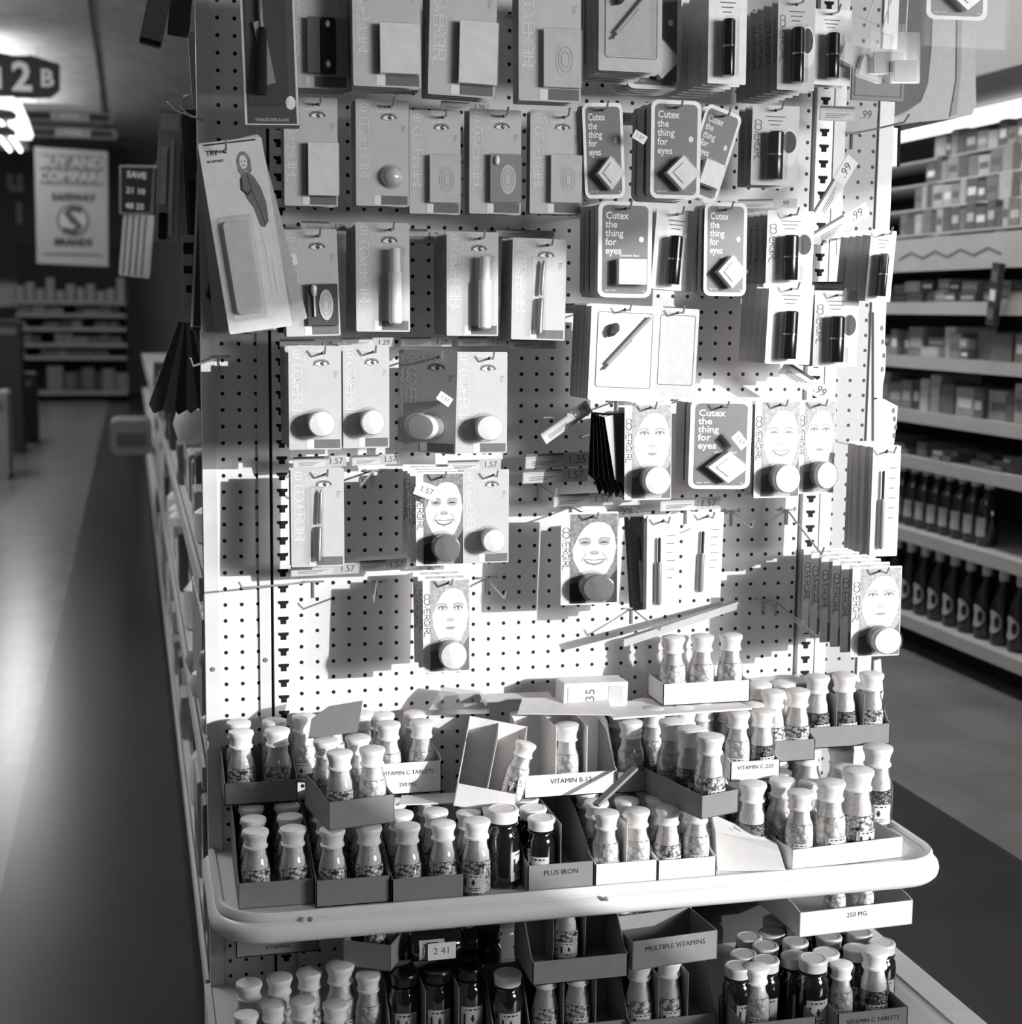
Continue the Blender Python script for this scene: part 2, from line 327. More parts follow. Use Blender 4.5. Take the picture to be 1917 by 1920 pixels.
def brand_print(c,f,tone=INKL,eye=True):
    mb=MB(); w=f(1,0)[0]-f(0,0)[0]; x,z=f(.055,.165)
    strokes(mb,'COVERGIRL',x,z,.19*w,.0012,-.0004,down=True,adv=1.)
    x,z=f(.07,.115); strokes(mb,'eyes',x,z,.16*w,.0010,-.0004)
    mb.build('lettering',tone,c)
    if eye:
        mb=MB(); x,z=f(.62,.165); eye_pic(mb,x,z,.24*w,-.0003); mb.build('eye_picture',[INKL,mat('soft_lid_tone',132,.5),mat('iris_tone',62,.5)],c)
    mb=MB(); x,z=f(.34,.90); x1,z1=f(.47,1); mb.box(x,x1,-.0003,-.0001,z1+.002,z)
    mb.mi=1; x,z=f(.47,.90); x1,z1=f(.97,.985); mb.box(x,x1,-.0003,-.0001,z1,z)
    for k in range(4): x,z=f(.86,.235+.018*k); mb.box(x,x+.006-.001*k,-.0003,-.0001,z-.0008,z)
    mb.build('printed_panel',[INKL,INKM],c)
def eye_card(kind):
    c,f=backing('eye_makeup_card',CW,CH,.655,.062,[CARDG,DARK],.0022)
    brand_print(c,f)
    if kind in('case','casewide'):
        x0,z1=f(.43 if kind=='case' else .38,.42 if kind=='case' else .50); x1,z0=f(1.0 if kind=='case' else .96,.905 if kind=='case' else .90)
        mb=MB().prism(rrect(x0,x1,z0,z1,.002),-.012,-.0012); mb.mi=1; mb.box(x0-.0018,x0,-.007,-.001,z0+.003,z1-.003)
        mb.build('compact_case',[PUFF,INKM],c); blister_box(c,x0-.001,x1+.001,z0-.001,z1+.001,.0135,e=.001)
    elif kind in('oval','applicator'):
        x0,z1=f(.38,.43); x1,z0=f(.98,.89)
        mb=MB().prism(rrect(x0,x1,z0,z1,.002),-.009,-.0012); mb.build('compact_case',mat('frosted_case_'+kind,205 if kind=='oval' else 150,.3),c)
        q=f(.72,.67); mb=MB().disc(q[0],q[1],.0125,.023,-.0094,28); mb.mi=1
        for s_ in (.72,.42): mb.stroke([(q[0]+.0125*s_*math.cos(a*PI/12),q[1]+.023*s_*math.sin(a*PI/12)) for a in range(24)],.0008,-.0096,True)
        mb.build('embossed_oval',[mat('shadow_cake',200,.5),mat('emboss_line',150,.5)],LASTP[0])
        if kind=='applicator':
            q=f(.5,.49); MB().at(q[0],-.010,q[1]).lathe([(.0005,-.008),(.0035,-.006),(.0045,.001),(.003,.006),(.0008,.0075)],12).build('sponge_tip',WHITE,c,True)
        blister_box(c,x0-.001,x1+.001,z0-.001,z1+.001,.0125,e=.001)
    elif kind=='ball':
        q=f(.66,.72); dome(c,q[0],q[1],.0165,.013,'shadow_pot',mat('pearl_pot',188,.12,spec=.8,coat=.6),flat=.1); dome(c,q[0],q[1],.0178,.0155)
    elif kind=='pans':
        for u0,u1,tone in ((.36,.55,mat('brown_shadow_pan',96,.5)),(.57,.78,BLK),(.80,.99,mat('pale_shadow_pan',150,.5))):
            x0,z1=f(u0,.42); x1,z0=f(u1,.88); MB().prism(rrect(x0,x1,z0,z1,.001),-.009,-.001).build('shadow_pan',tone,c)
        for v in (.47,.80):
            q=f(.675,v); MB().at(q[0],-.0095,q[1]).lathe([(.0005,-.006),(.003,-.004),(.0036,.001),(.0005,.005)],12).build('sponge_tip',WHITE,c,True)
        x0,z1=f(.35,.415); x1,z0=f(1,.89); blister_box(c,x0,x1,z0,z1,.0125,e=.001)
    elif kind=='brushpan':
        x0,z1=f(.40,.515); x1,z0=f(.96,.90); MB().prism(rrect(x0,x1,z0,z1,.0015),-.007,-.001).build('compact_case',mat('dark_tray',78,.4),c)
        q=f(.74,.71); mb=MB().disc(q[0],q[1],.0105,.0235,-.0085,28); mb.mi=1
        for s_ in (.7,.4): mb.stroke([(q[0]+.0105*s_*math.cos(a*PI/12),q[1]+.0235*s_*math.sin(a*PI/12)) for a in range(24)],.0008,-.0087,True)
        mb.build('embossed_oval',[mat('shadow_cake',200,.5),mat('emboss_line',150,.5)],LASTP[0])
        q=f(.52,.57); MB().at(q[0],-.010,q[1]).lathe([(.0015,-.040),(.0015,-.010),(.003,-.008),(.005,.001),(.0045,.006),(.001,.0085)],12).build('sponge_tip',WHITE,c,True)
        blister_box(c,x0-.001,x1+.001,z0-.001,z1+.001,.0145,e=.001)
    elif kind=='mascara':
        x0,z1=f(.64,.24); x1,z0=f(.76,.93); xm=(x0+x1)/2
        mb=MB().at(xm,-.013,z0).lathe([(.0075,0),(.0098,.002),(.0098,.075),(.0090,.076)],18); mb.build('mascara_tube',WHITE,c,True)
        MB().at(xm,-.013,z0+.076).lathe([(.0086,0),(.0080,.002),(.0076,.034),(.006,.036)],18).build('tube_cap',PUFF,LASTP[0],True)
        blister_box(c,xm-.0125,xm+.0125,z0-.003,z1+.003,.0245,e=.003)
    elif kind=='liner':
        xm,zt=f(.50,.17); zb=f(0,.97)[1]; zm=f(0,.56)[1]
        MB().at(xm+.002,-.007,zm,ry=.05).lathe([(.0022,0),(.0030,.004),(.0030,.050),(.0012,.056)],12).build('tube_cap',mat('silver_cap',170,.25,metal=.5),c,True)
        MB().at(xm,-.007,zb+.006,ry=.03).lathe([(.0045,0),(.0045,.052),(.003,.056)],14).build('liner_tube',[mat('brushed_silver',150,.3,metal=.6)],c,True)
        blister_box(c,xm-.009,xm+.008,zb+.003,zt-.002,.014,e=.002)
    elif kind in('jar','jarbig'):
        q=f(.57,.74); r=.0190
        MB().at(q[0],-.001,q[1],rx=PI/2).lathe([(r*.95,0),(r,.002),(r,.016),(r*.94,.018)],28).build('cream_jar',mat('smoked_jar',140,.15,spec=.7),c,True)
        MB().at(q[0],-.019,q[1],rx=PI/2).lathe([(r*1.02,0),(r*1.04,.001),(r*1.04,.010),(r*.97,.012),(r*.6,.0125)],28).build('jar_lid',WHITE,LASTP[0],True)
        dome(c,q[0],q[1],.0225,.034,cyl=.030,flat=.75)
    return c
def face_pic(mb,f,smile):
    # 0 skin 1 hair 2 pale 3 dark 4 mid 5 soft
    w=f(1,0)[0]-f(0,0)[0]; q=lambda u,v:f(u,v)
    mb.mi=1; mb.poly(rrect(f(.155,0)[0],f(.99,0)[0],f(0,.985)[1],f(0,.02)[1],.002),-.0002)
    mb.mi=0; cx,cz=q(.585,.37); mb.poly([(cx+w*a*1.07,cz-w*b*1.04) for a,b in ((-.30,-.62),(-.36,-.3),(-.37,0),(-.34,.28),(-.24,.50),(-.10,.62),(.06,.64),(.20,.54),(.31,.32),(.36,.05),(.36,-.3),(.28,-.60))],-.0003)
    x,z=q(.58,.74); mb.poly([(x-.16*w,z+.3*w),(x+.16*w,z+.3*w),(x+.20*w,z-.3*w),(x-.24*w,z-.3*w)],-.00025)
    mb.mi=1
    mb.poly([q(.2,.02),q(.98,.02),q(.97,.36),q(.93,.24),q(.86,.155),q(.76,.115),q(.64,.105),q(.52,.12),q(.42,.16),q(.34,.22),q(.27,.30),q(.2,.40)][::-1],-.0004)
    for s_ in (-1,1):
        x,z=q(.585+s_*.165,.315 if smile else .30)
        mb.mi=5; mb.disc(x,z-.02*w,.11*w,.075*w,-.00035,16)
        mb.mi=4; mb.stroke([(x-s_*.10*w,z+.035*w),(x-s_*.02*w,z+.07*w),(x+s_*.07*w,z+.06*w),(x+s_*.12*w,z+.025*w)],.016*w,-.0005)
        if smile:
            mb.mi=3; mb.poly([(x-.085*w,z-.045*w),(x-.04*w,z-.012*w),(x+.03*w,z-.008*w),(x+.09*w,z-.045*w),(x+.04*w,z-.035*w),(x-.03*w,z-.037*w)],-.0005)
        else:
            mb.mi=2; mb.disc(x,z-.03*w,.075*w,.028*w,-.0005,14); mb.mi=3; mb.disc(x,z-.03*w,.026*w,.028*w,-.0006,12); mb.stroke([(x-.095*w,z-.035*w),(x-.03*w,z+.002*w),(x+.04*w,z+.002*w),(x+.10*w,z-.035*w)],.022*w,-.0006)
    x,z=q(.585,.44); mb.mi=5; mb.disc(x,z,.085*w,.045*w,-.00035,14); mb.mi=4
    for s_ in (-1,1): mb.disc(x+s_*.04*w,z-.01*w,.017*w,.008*w,-.0005,8)
    x,z=q(.585,.525)
    if smile:
        mb.mi=5; mb.stroke([(x-.14*w,z+.16*w),(x-.21*w,z+.05*w),(x-.22*w,z-.02*w)],.02*w,-.00035); mb.stroke([(x+.14*w,z+.16*w),(x+.21*w,z+.05*w),(x+.22*w,z-.02*w)],.02*w,-.00035)
        mb.mi=4; mb.poly([(x-.20*w,z+.035*w),(x-.08*w,z+.03*w),(x,z+.015*w),(x+.08*w,z+.03*w),(x+.20*w,z+.035*w),(x+.13*w,z-.06*w),(x,z-.10*w),(x-.13*w,z-.06*w)],-.0005)
        mb.mi=2; mb.poly([(x-.165*w,z+.018*w),(x,z+.002*w),(x+.165*w,z+.018*w),(x+.10*w,z-.038*w),(x,z-.062*w),(x-.10*w,z-.038*w)],-.0006)
    else:
        mb.mi=4; mb.poly([(x-.12*w,z),(x-.04*w,z+.022*w),(x,z+.014*w),(x+.04*w,z+.022*w),(x+.12*w,z),(x+.04*w,z-.035*w),(x-.04*w,z-.035*w)],-.0005)
    mb.mi=3; mb.poly([q(.155,.78),q(.30,.75),q(.40,.86),q(.44,.985),q(.155,.985)],-.0005); mb.poly([q(.985,.62),q(.985,.985),q(.80,.985),q(.86,.72)],-.0005)
def face_card(kind,smile=True,pale=False):
    W_,H_=.078,.150
    c,f=backing('face_makeup_card',W_,H_,.55,.05,[CARDW,DARK],.002)
    mb=MB(); face_pic(mb,f,smile)
    mb.build('face_picture',[SKIN,HAIR,INKL,mat('deep_print_tone',48,.5),mat('mid_print_tone',120,.5),mat('soft_print_tone',168,.5)] if not pale else [mat('fair_printed_skin',214,.45),mat('fair_printed_hair',170,.5,var=.25,scale=160),WHITE,mat('pale_deep_tone',110,.5),mat('pale_mid_tone',145,.5),mat('pale_soft_tone',190,.5)],c)
    mb=MB(); x,z=f(.03,.16); strokes(mb,'COVERGIRL',x,z,.12*W_,.0011,-.0006,down=True,adv=1.15); mb.build('lettering',INKM,c)
    q=f(.56,.79); r=.0210
    MB().at(q[0],-.001,q[1],rx=PI/2).lathe([(r*.95,0),(r,.002),(r,.018),(r*.94,.020)],28).build('cream_jar',mat('smoked_jar',140,.15,spec=.7),c,True)
    MB().at(q[0],-.021,q[1],rx=PI/2).lathe([(r*1.02,0),(r*1.04,.001),(r*1.04,.010),(r*.97,.012),(r*.6,.0125)],28).build('jar_lid',WHITE if kind!='dark' else mat('clear_grey_lid',120,.15,spec=.8),LASTP[0],True)
    dome(c,q[0],q[1],.0245,.036,cyl=.032,flat=.75)
    return c
def bordered_card(kind):
    W_,H_=.083,.156
    c,f=backing('bordered_makeup_card',W_,H_,.5,.075,[CARDW,CARDD,DARK],.012,border=.0062)
    mb=MB(); x,z=f(.13,.15)
    for k,(s_,sz) in enumerate((('Cutex',.0165),('the',.0165),('thing',.0165),('for',.0165),('eyes',.0165))): text(mb,s_,sz,x,z-k*.0142,-.0004,bold=.02,align='LEFT',squash=.85)
    x,z=f(.40,.585 if kind!='square' else .56); text(mb,'shadow duo',.0062,x,z,-.0004,bold=.01,align='LEFT')
    x,z=f(.13,.93); text(mb,'NET WT',.0045,x,z,-.0004,align='LEFT'); x,z=f(.86,.93); text(mb,'oz',.005,x,z,-.0004)
    x,z=f(.80,.39); mb.disc(x,z,.004,.005,-.0004,10)
    mb.build('lettering',INKL,c)
    if kind=='diamond':
        q=f(.58,.745); s_=.0195
        mb=MB(); mb.M=Matrix.Translation((q[0],0,q[1]))@Matrix.Rotation(PI/4,4,'Y'); mb.prism(rrect(-s_,s_,-s_,s_,.001),-.018,-.001); mb.build('square_compact',PUFF,c)
        mb=MB(); mb.M=Matrix.Translation((q[0],0,q[1]))@Matrix.Rotation(PI/4,4,'Y'); mb.prism(rrect(-s_*.62,s_*.62,-s_*.62,s_*.62,.001),-.0196,-.018); mb.build('raised_panel',WHITE,LASTP[0])
        blister_box(c,q[0]-s_-.0015,q[0]+s_+.0015,q[1]-s_-.0015,q[1]+s_+.0015,.0215,PI/4,q[0],q[1],e=.002)
    else:
        x0,z1=f(.33,.60); x1,z0=f(.84,.865); MB().prism(rrect(x0,x1,z0,z1,.001),-.017,-.001).build('square_compact',PUFF,c)
        blister_box(c,x0-.004,x1+.003,z0-.004,z1+.002,.020,e=.002)
    return c
def tube_card(kind):
    W_,H_=.072,.138
    tone={'white':CARDW,'print':CARDG}[kind]
    c,f=backing('lip_colour_card',W_,H_,.5,.06,[tone,DARK],.002)
    mb=MB(); x,z=f(.06,.18); 
    if kind=='print': strokes(mb,'COVERGIRL',x,z,.14*W_,.0010,-.0006,down=True,adv=1.1)
    for k in range(3): x,z=f(.5,.14+.05*k); mb.box(x-.015+.003*k,x+.015-.004*k,-.0005,-.0002,z-.0008,z+.0008)
    mb.build('lettering',INKM,c)
    if kind=='print':
        mb=MB(); q=f(.80,.52); mb.disc(q[0],q[1],.015,.032,-.0003,24); mb.mi=1; q=f(.80,.45); mb.disc(q[0],q[1],.011,.019,-.0005,20); mb.build('hair_picture',[INKL,mat('deep_hair_tone',60,.6,var=.3,scale=200)],c)
    xm,zb=f(.45,.93); zt=f(0,.33)[1]; zc=(zb+zt)/2
    mb=MB().at(xm,-.0125,zb).lathe([(.0106,0),(.0110,.001),(.0110,zc-zb-.001),(.0108,zc-zb)],20); mb.build('lipstick_tube',BLK,c,True)
    MB().at(xm,-.0125,zc).lathe([(.0113,0),(.0113,.0025)],20).build('metal_band',CHROME,LASTP[0],True)
    MB().at(xm,-.0125,zc+.0025).lathe([(.0110,0),(.0110,zt-zc-.005),(.009,zt-zc-.003)],20).build('tube_cap',BLK,LASTP[0].parent,True)
    blister_box(c,xm-.0135,xm+.0135,zb-.002,zt+.002,.0255,e=.002)
    return c
def brush_card(kind):
    W_,H_=.090,.145
    c,f=backing('brush_set_card',W_,H_,.5,.05,[CARDW if kind=='white' else mat('beige_card',190,.5),DARK],.003)
    mb=MB(); x0,z1=f(.10,.08); x1,z0=f(.92,.86); mb.stroke(rrect(x0,x1,z0,z1,.004),.0012,-.0003,True); mb.build('printed_frame',INKM,c)
    if kind!='blank':
        a=f(.25,.62); b_=f(.86,.12); MB().tube([(a[0],-.005,a[1]),(b_[0],-.005,b_[1])],.0028).build('brush_handle',mat('pale_handle',170,.3),c)
        a=f(.18,.35); b_=f(.42,.22); mb=MB(); mb.M=Matrix.Translation((a[0]+.012,-.006,a[1]+.012))@Matrix.Rotation(.5,4,'Y'); mb.lathe([(.001,-.012),(.006,-.006),(.0075,.004),(.004,.010),(.0005,.012)],14); mb.build('brush_head',mat('dark_bristle',70,.8,var=.3,scale=400),c)
        a=f(.20,.68); b_=f(.60,.36); MB().tube([(a[0],-.004,a[1]),(b_[0],-.004,b_[1])],.0016).build('thin_pencil',INKM,c)
        blister_box(c,x0+.002,x1-.002,z0+.004,z1-.002,.013,e=.002)
    return c
def pencil_card(kind):
    W_,H_=.052,.140
    c,f=backing('eye_pencil_card',W_,H_,.5,.05,[CARDW if kind!='dark' else mat('olive_card',120,.5),DARK],.002)
    x0,zb=f(.35,.93); zt=f(0,.22)[1]
    MB().at(x0,-.005,zb).lathe([(.0022,0),(.0040,.004),(.0040,.06),(.0025,.064)],12).build('pencil_body',mat('grey_pencil',150,.35),c,True)
    MB().at(x0,-.005,zb+.064).lathe([(.0022,0),(.0022,zt-zb-.066),(.001,zt-zb-.064)],12).build('pencil_cap',INKD,LASTP[0],True)
    blister_box(c,x0-.007,x0+.007,zb-.002,zt+.003,.011,e=.002)
    mb=MB()
    for k in range(6): x,z=f(.62,.2+.09*k); mb.box(x,x+.013-.002*(k%3),-.0005,-.0002,z-.0007,z+.0005)
    mb.build('lettering',INKM,c)
    return c
def long_card(kind):
    W_,H_=.088,.235
    c,f=backing('long_comb_card',W_,H_,.40,.055,[mat('ivory_card',208,.5) if kind=='figure' else mat('tan_card',172,.5) if kind=='pad' else mat('slate_card',70,.5),DARK],.003)
    mb=MB()
    if kind=='figure':
        x,z=f(.10,.045); text(mb,'TRY',.009,x,z-.003,-.0004,bold=.02,align='LEFT'); text(mb,'BOUFFANT',.0045,x,z-.013,-.0004,bold=.02,align='LEFT'); mb.box(f(.08,0)[0],f(.9,0)[0],-.0005,-.0002,f(0,.016)[1],f(0,.008)[1])
        mb.build('lettering',INKD,c)
        mb=MB(); q=f(.66,.125); mb.poly([(q[0]+.0095*math.cos(k*PI/8)*(1.15 if k%2 else 1),q[1]-.002+.0165*math.sin(k*PI/8)) for k in range(16)],-.0003); mb.mi=1; q=f(.655,.120); mb.disc(q[0],q[1],.0055,.0085,-.0005,14)
        mb.mi=3; mb.stroke([(q[0]-.003,q[1]+.001),(q[0]-.001,q[1]+.001)],.0012,-.0006); mb.stroke([(q[0]+.001,q[1]+.001),(q[0]+.003,q[1]+.001)],.0012,-.0006); mb.stroke([(q[0]-.002,q[1]-.004),(q[0]+.002,q[1]-.004)],.001,-.0006)
        mb.mi=2; mb.poly([f(.58,.19),f(.64,.175),f(.70,.175),f(.78,.20),f(.86,.26),f(.91,.34),f(.90,.44),f(.82,.47),f(.76,.46),f(.70,.36),f(.62,.31),f(.57,.25)],-.0004)
        mb.mi=3; mb.stroke([f(.68,.18),f(.72,.28),f(.80,.38),f(.84,.46)],.001,-.0005); mb.stroke([f(.58,.2),f(.56,.26),f(.64,.29),f(.70,.27)],.003,-.0005)
        mb.mi=1; mb.poly([f(.74,.455),f(.89,.445),f(.93,.62),f(.90,.82),f(.85,.82),f(.85,.62),f(.81,.81),f(.77,.81),f(.78,.60)],-.0003)
        mb.build('figure_picture',[HAIR,SKIN,INKM,mat('deep_print_tone',48,.5)],c)
        x0,z1=f(.13,.40); x1,z0=f(.62,.93)
        MB().prism(rrect(x0+.004,x1-.004,z0+.006,z1-.004,.006),-.008,-.001).build('hair_roller_pad',mat('grey_foam_pad',200,.8),c)
        blister_box(c,x0,x1,z0,z1,.014,e=.003)
    elif kind=='dark':
        x,z=f(.85,.87); mb.disc(x,z,.008,None,-.0004,18); mb.build('round_mark',INKL,c)
        mb=MB(); b=.005; x0,z1=f(0,0); x1,z0=f(1,1); mb.stroke([(x0+b/2,z0+b),(x1-b/2,z0+b),(x1-b/2,z1-b),(x0+b/2,z1-b)],b*.8,-.0004,True); x,z=f(.5,.965); text(mb,'STAINLESS STEEL BLADES',.0048,x,z+.002,-.0005); mb.build('printed_frame',mat('ivory_card',208,.5),c)
        a=f(.30,.83); MB().at(a[0],-.006,a[1],ry=.10).lathe([(.010,0),(.011,.004),(.007,.075),(.004,.078)],10).build('comb_handle',mat('dark_handle',34,.3),c)
        a=f(.52,.80); MB().at(a[0]-.004,-.004,a[1]+.004,ry=-.22).box(-.006,.010,-.002,.002,0,.075).build('blade',mat('matt_blade',150,.3),c)
        a=f(.36,.5); MB().at(a[0],-.005,a[1]).lathe([(.003,0),(.004,.02),(.002,.05),(.004,.06),(.002,.09)],8).build('rat_tail_comb',mat('grey_comb',120,.35),c)
        x0,z1=f(.10,.02); x1,z0=f(.80,.88); blister_box(c,x0,x1,z0,z1,.016,e=.002)
    else:
        x0,z1=f(.2,.2); x1,z0=f(.8,.9); blister_box(c,x0,x1,z0,z1,.010,e=.003)
    return c
PROTO={}
def proto(k):
    if k in PROTO: return PROTO[k]
    a,_,b_=k.partition(':')
    c={'eye':eye_card,'tube':tube_card,'cutex':bordered_card,'brush':brush_card,'pencil':pencil_card,'long':long_card,
       'face':lambda q:face_card(q,smile=q!='calm',pale=q in('pale','calm'))}[a](b_)
    PROTO[k]=c; return c
used=set()
SIZE={'eye':(CW,CH,.655,.062),'face':(.078,.150,.55,.05),'cutex':(.083,.156,.5,.075),'tube':(.072,.138,.5,.06),'brush':(.090,.145,.5,.05),'pencil':(.052,.140,.5,.05),'long':(.088,.235,.40,.055)}
def inst(k):
    p=proto(k)
    if k not in used: used.add(k); return p
    c=copy_tree(p)
    for q in ('label','group','category','kind'):
        if q in c: del c[q]
    return c
def hook(x,z,L,label,drop=0.,yaw=0.,lift=.012,base=True):
    mb=MB(); e=Vector((math.sin(yaw)*L,-math.cos(yaw)*L,-drop))
    mb.tube([(0,0,0),tuple(e*.4+Vector((0,0,-.001))),tuple(e),tuple(e+Vector((math.sin(yaw)*lift*.7,-lift*.7,lift)))],.0016)
    mb.tube([(-.016,-.003,0),(.016,-.003,0)],.0016); mb.tube([(0,-.003,0),(0,-.003,-.026)],.0016); mb.tube([(-.0155,-.003,0),(-.0155,.006,0)],.0016); mb.tube([(.0155,-.003,0),(.0155,.006,0)],.0016)
    o=mb.build('peg_hook',STEEL,None,True); o.location=(x,0,z); return tag(o,label,'hook','wire peg hooks on the board')
def stack(k,box,d,n,label,behind,roll=0.,tilt=.10,gap=.012,jit=1.,cat='carded makeup',hl=None,spread=0.,fan=0.,yaw=0.):
    """a peg with n cards; the front one fills box (photo pixels) at distance d from the board"""
    W_,H_,hx,hz=SIZE[k.split(':')[0]]; x0,y0,x1,y1=box
    cx=x0+hx*(x1-x0); cy=y0+hz*(y1-y0)
    a=P(x0,cy,-d); b_=P(x1,cy,-d); h=P(cx,cy,-d); lo=P(cx,y1,-d-H_*math.sin(tilt)*.8); up=P(cx,y0,-d)
    sx=(b_.x-a.x)/W_; sz=(up.z-lo.z)/(H_*math.cos(tilt)); sz=max(.8,min(1.25,sz)); sx=max(.6,min(1.3,sx))
    g0={'jar':.037,'case':.0155,'casewide':.0155,'oval':.0135,'applicator':.0145,'ball':.0165,'pans':.0135,'brushpan':.0155,'mascara':.026,'liner':.0150}.get(k.split(':')[1]) if k[:3]=='eye' else {'face':.0375,'cutex':.0225,'tube':.0265,'brush':.0145,'pencil':.0125,'long':.012}[k.split(':')[0]]
    gap=max(gap,g0); n=max(1,min(n,int((d-.002)/gap)+1)); t=None
    for i in range(n):
        c=inst(k); j=jit*i if i else 0
        c.location=(h.x+(random.uniform(-.002,.002)*jit if i else 0)-spread*i,-d+gap*i,h.z)
        c.rotation_euler=(-tilt,roll+(random.uniform(-.012,.012)*jit if i else 0)+fan*i,yaw+random.uniform(-.02,.02)*(1 if i else 0))
        c.scale=(sx/max(.5,math.cos(yaw)),1,sz)
        if i==0: tag(c,label,cat,'carded goods hanging at the front of a peg')
        else: tag(c,behind,cat,behind.split(',')[0][:60])
    hl=hl or 'wire hook carrying the '+label
    ws=hl.split(); hl=' '.join(ws[:15])
    hook(h.x,h.z,d+.022,hl,lift=.010)
    return h
# ---------------------------------------------------------------- the cards, row by row (front card box in photo pixels)
EY='carded makeup'
def S_(k,box,d,n,label,**kw):
    stack(k,box,d,n,label,'matching card hanging behind the '+label.replace(' with ',', ',1) if False else 'card hanging behind the '+' '.join(label.split()[:12]),**kw)
# top row, cut by the frame
S_('eye:pans',(530,-60,652,167),.20,5,'dark eye card with two shadow pans, left end of top row',tilt=.05)
S_('eye:casewide',(660,-70,788,165),.25,5,'eye card with bright square case, second along top row',tilt=.08)
S_('eye:case',(808,-58,934,183),.25,4,'eye card with large blank white case, third along top row',roll=.03,tilt=.05)
S_('eye:oval',(973,-45,1090,192),.25,4,'eye card with oval compact half hidden by brush cards, top row',tilt=.05)
S_('brush:set',(1124,-50,1243,135),.24,8,'large pale brush set card at the front of the top row stack',tilt=.04,gap=.017,jit=2,spread=.0015)
S_('cutex:diamond',(1178,-40,1279,168),.12,4,'white bordered dark card behind the brush set, top row',tilt=.03)
S_('tube:white',(1330,-20,1402,158),.20,7,'white lip card with black tube and bright band, top row',tilt=.03,gap=.014)
S_('tube:print',(1460,-2,1530,170),.20,7,'grey printed lip card with black tube, top row right',tilt=.04,gap=.013)
S_('tube:white',(1524,18,1598,160),.18,2,'lip card on the top row beside the hanging plastic packets',tilt=.03)
S_('cutex:diamond',(1742,-150,1857,38),.24,1,'white bordered card in a plastic sleeve above the right edge',tilt=.0,roll=-.02)
# second row
S_('eye:case',(532,183,633,387),.165,3,'eye card with upright white case, left end of second row',tilt=.02)
S_('eye:ball',(667,188,767,387),.175,4,'eye card with round pearly pot, second row',tilt=.03)
S_('eye:oval',(768,208,864,402),.16,2,'eye card with frosted oval compact, middle of second row',tilt=.02)
S_('eye:applicator',(881,206,978,402),.16,3,'eye card with sponge applicator beside grey oval, second row',tilt=.02)
S_('eye:oval',(995,208,1092,402),.16,3,'eye card with white oval compact, fifth on second row',tilt=.02)
S_('cutex:diamond',(1092,193,1168,372),.17,2,'curling white bordered card with tilted square, left one of second row',roll=-.05,tilt=.02)
S_('cutex:diamond',(1222,188,1316,373),.19,5,'white bordered card with bright diamond case, second row',tilt=.02,gap=.015)
S_('cutex:square',(1322,205,1392,380),.16,2,'white bordered card twisted aside on its peg, second row',roll=.32,tilt=.05)
S_('tube:print',(1412,198,1500,348),.12,3,'grey lip card with hair picture, right end of second row',tilt=.0)
# third row
S_('eye:brushpan',(530,430,632,630),.16,3,'eye card with sponge brush and oval in dark tray, third row',roll=-.03,tilt=.04)
S_('eye:mascara',(667,418,768,622),.175,5,'eye card with tall white tube, second on third row',tilt=.05)
S_('eye:mascara',(838,435,935,630),.16,5,'eye card with tall white tube, third on third row',tilt=.03)
S_('eye:liner',(962,448,1063,638),.16,5,'pale eye card with slim silver liner, third row',roll=.02,tilt=.05)
S_('cutex:square',(1123,378,1224,558),.20,5,'white bordered card with square white compact, third row',tilt=.02,gap=.016)
S_('tube:white',(1232,393,1310,545),.13,2,'leaning lip card with dark tube, third row centre',roll=.07,tilt=.02)
S_('cutex:diamond',(1322,380,1402,555),.16,3,'pale bordered card with white diamond compact, third row',tilt=.03)
S_('tube:print',(1440,395,1528,535),.13,5,'grey lip card with hair picture, right end of third row',tilt=.0,gap=.018)
S_('tube:white',(1636,432,1680,560),.17,5,'narrow lip card projecting past the right edge of the board',roll=.06,tilt=.0,gap=.020)
# row below
S_('brush:white',(1110,572,1236,752),.19,7,'big white brush and pencil card in sunlight below third row',roll=.04,tilt=.04,gap=.015)
S_('brush:blank',(1232,578,1312,745),.16,2,'plain white card turned beside the sunlit brush card',roll=.04,tilt=.02)
S_('tube:white',(1443,533,1527,683),.17,5,'bright lip card with striped tube above the slanted price tag',roll=.03,tilt=.0,gap=.020)
S_('tube:print',(1529,545,1612,688),.14,3,'lip card with big hair picture beside the right upright',tilt=.0)
# fourth row
S_('eye:jar',(541,650,640,843),.17,4,'sunlit eye card with domed jar, left end of fourth row',tilt=.02)
S_('eye:jar',(643,648,730,840),.165,4,'blank looking overexposed card with jar, second on fourth row',tilt=.02,gap=.018)
S_('eye:jar',(768,658,852,850),.13,2,'turned dark eye card with jar, third on fourth row',tilt=.03,yaw=-.80)
S_('eye:jar',(855,660,952,850),.11,1,'eye card with domed jar, right of the dark turned card',tilt=.02)
S_('face:calm',(1172,755,1260,937),.17,2,'calm face card with jar beside fanned dark card backs',tilt=.05)
S_('cutex:diamond',(1296,750,1412,917),.18,4,'white bordered card with diamond compact and price label, fourth row',roll=.02,tilt=.03)
S_('face:pale',(1417,750,1502,933),.16,3,'smiling pale face card, left of the pair by right upright',tilt=.03)
S_('face:calm',(1500,750,1568,925),.15,1,'calm pale face card, right of the pair by right upright',tilt=.02)
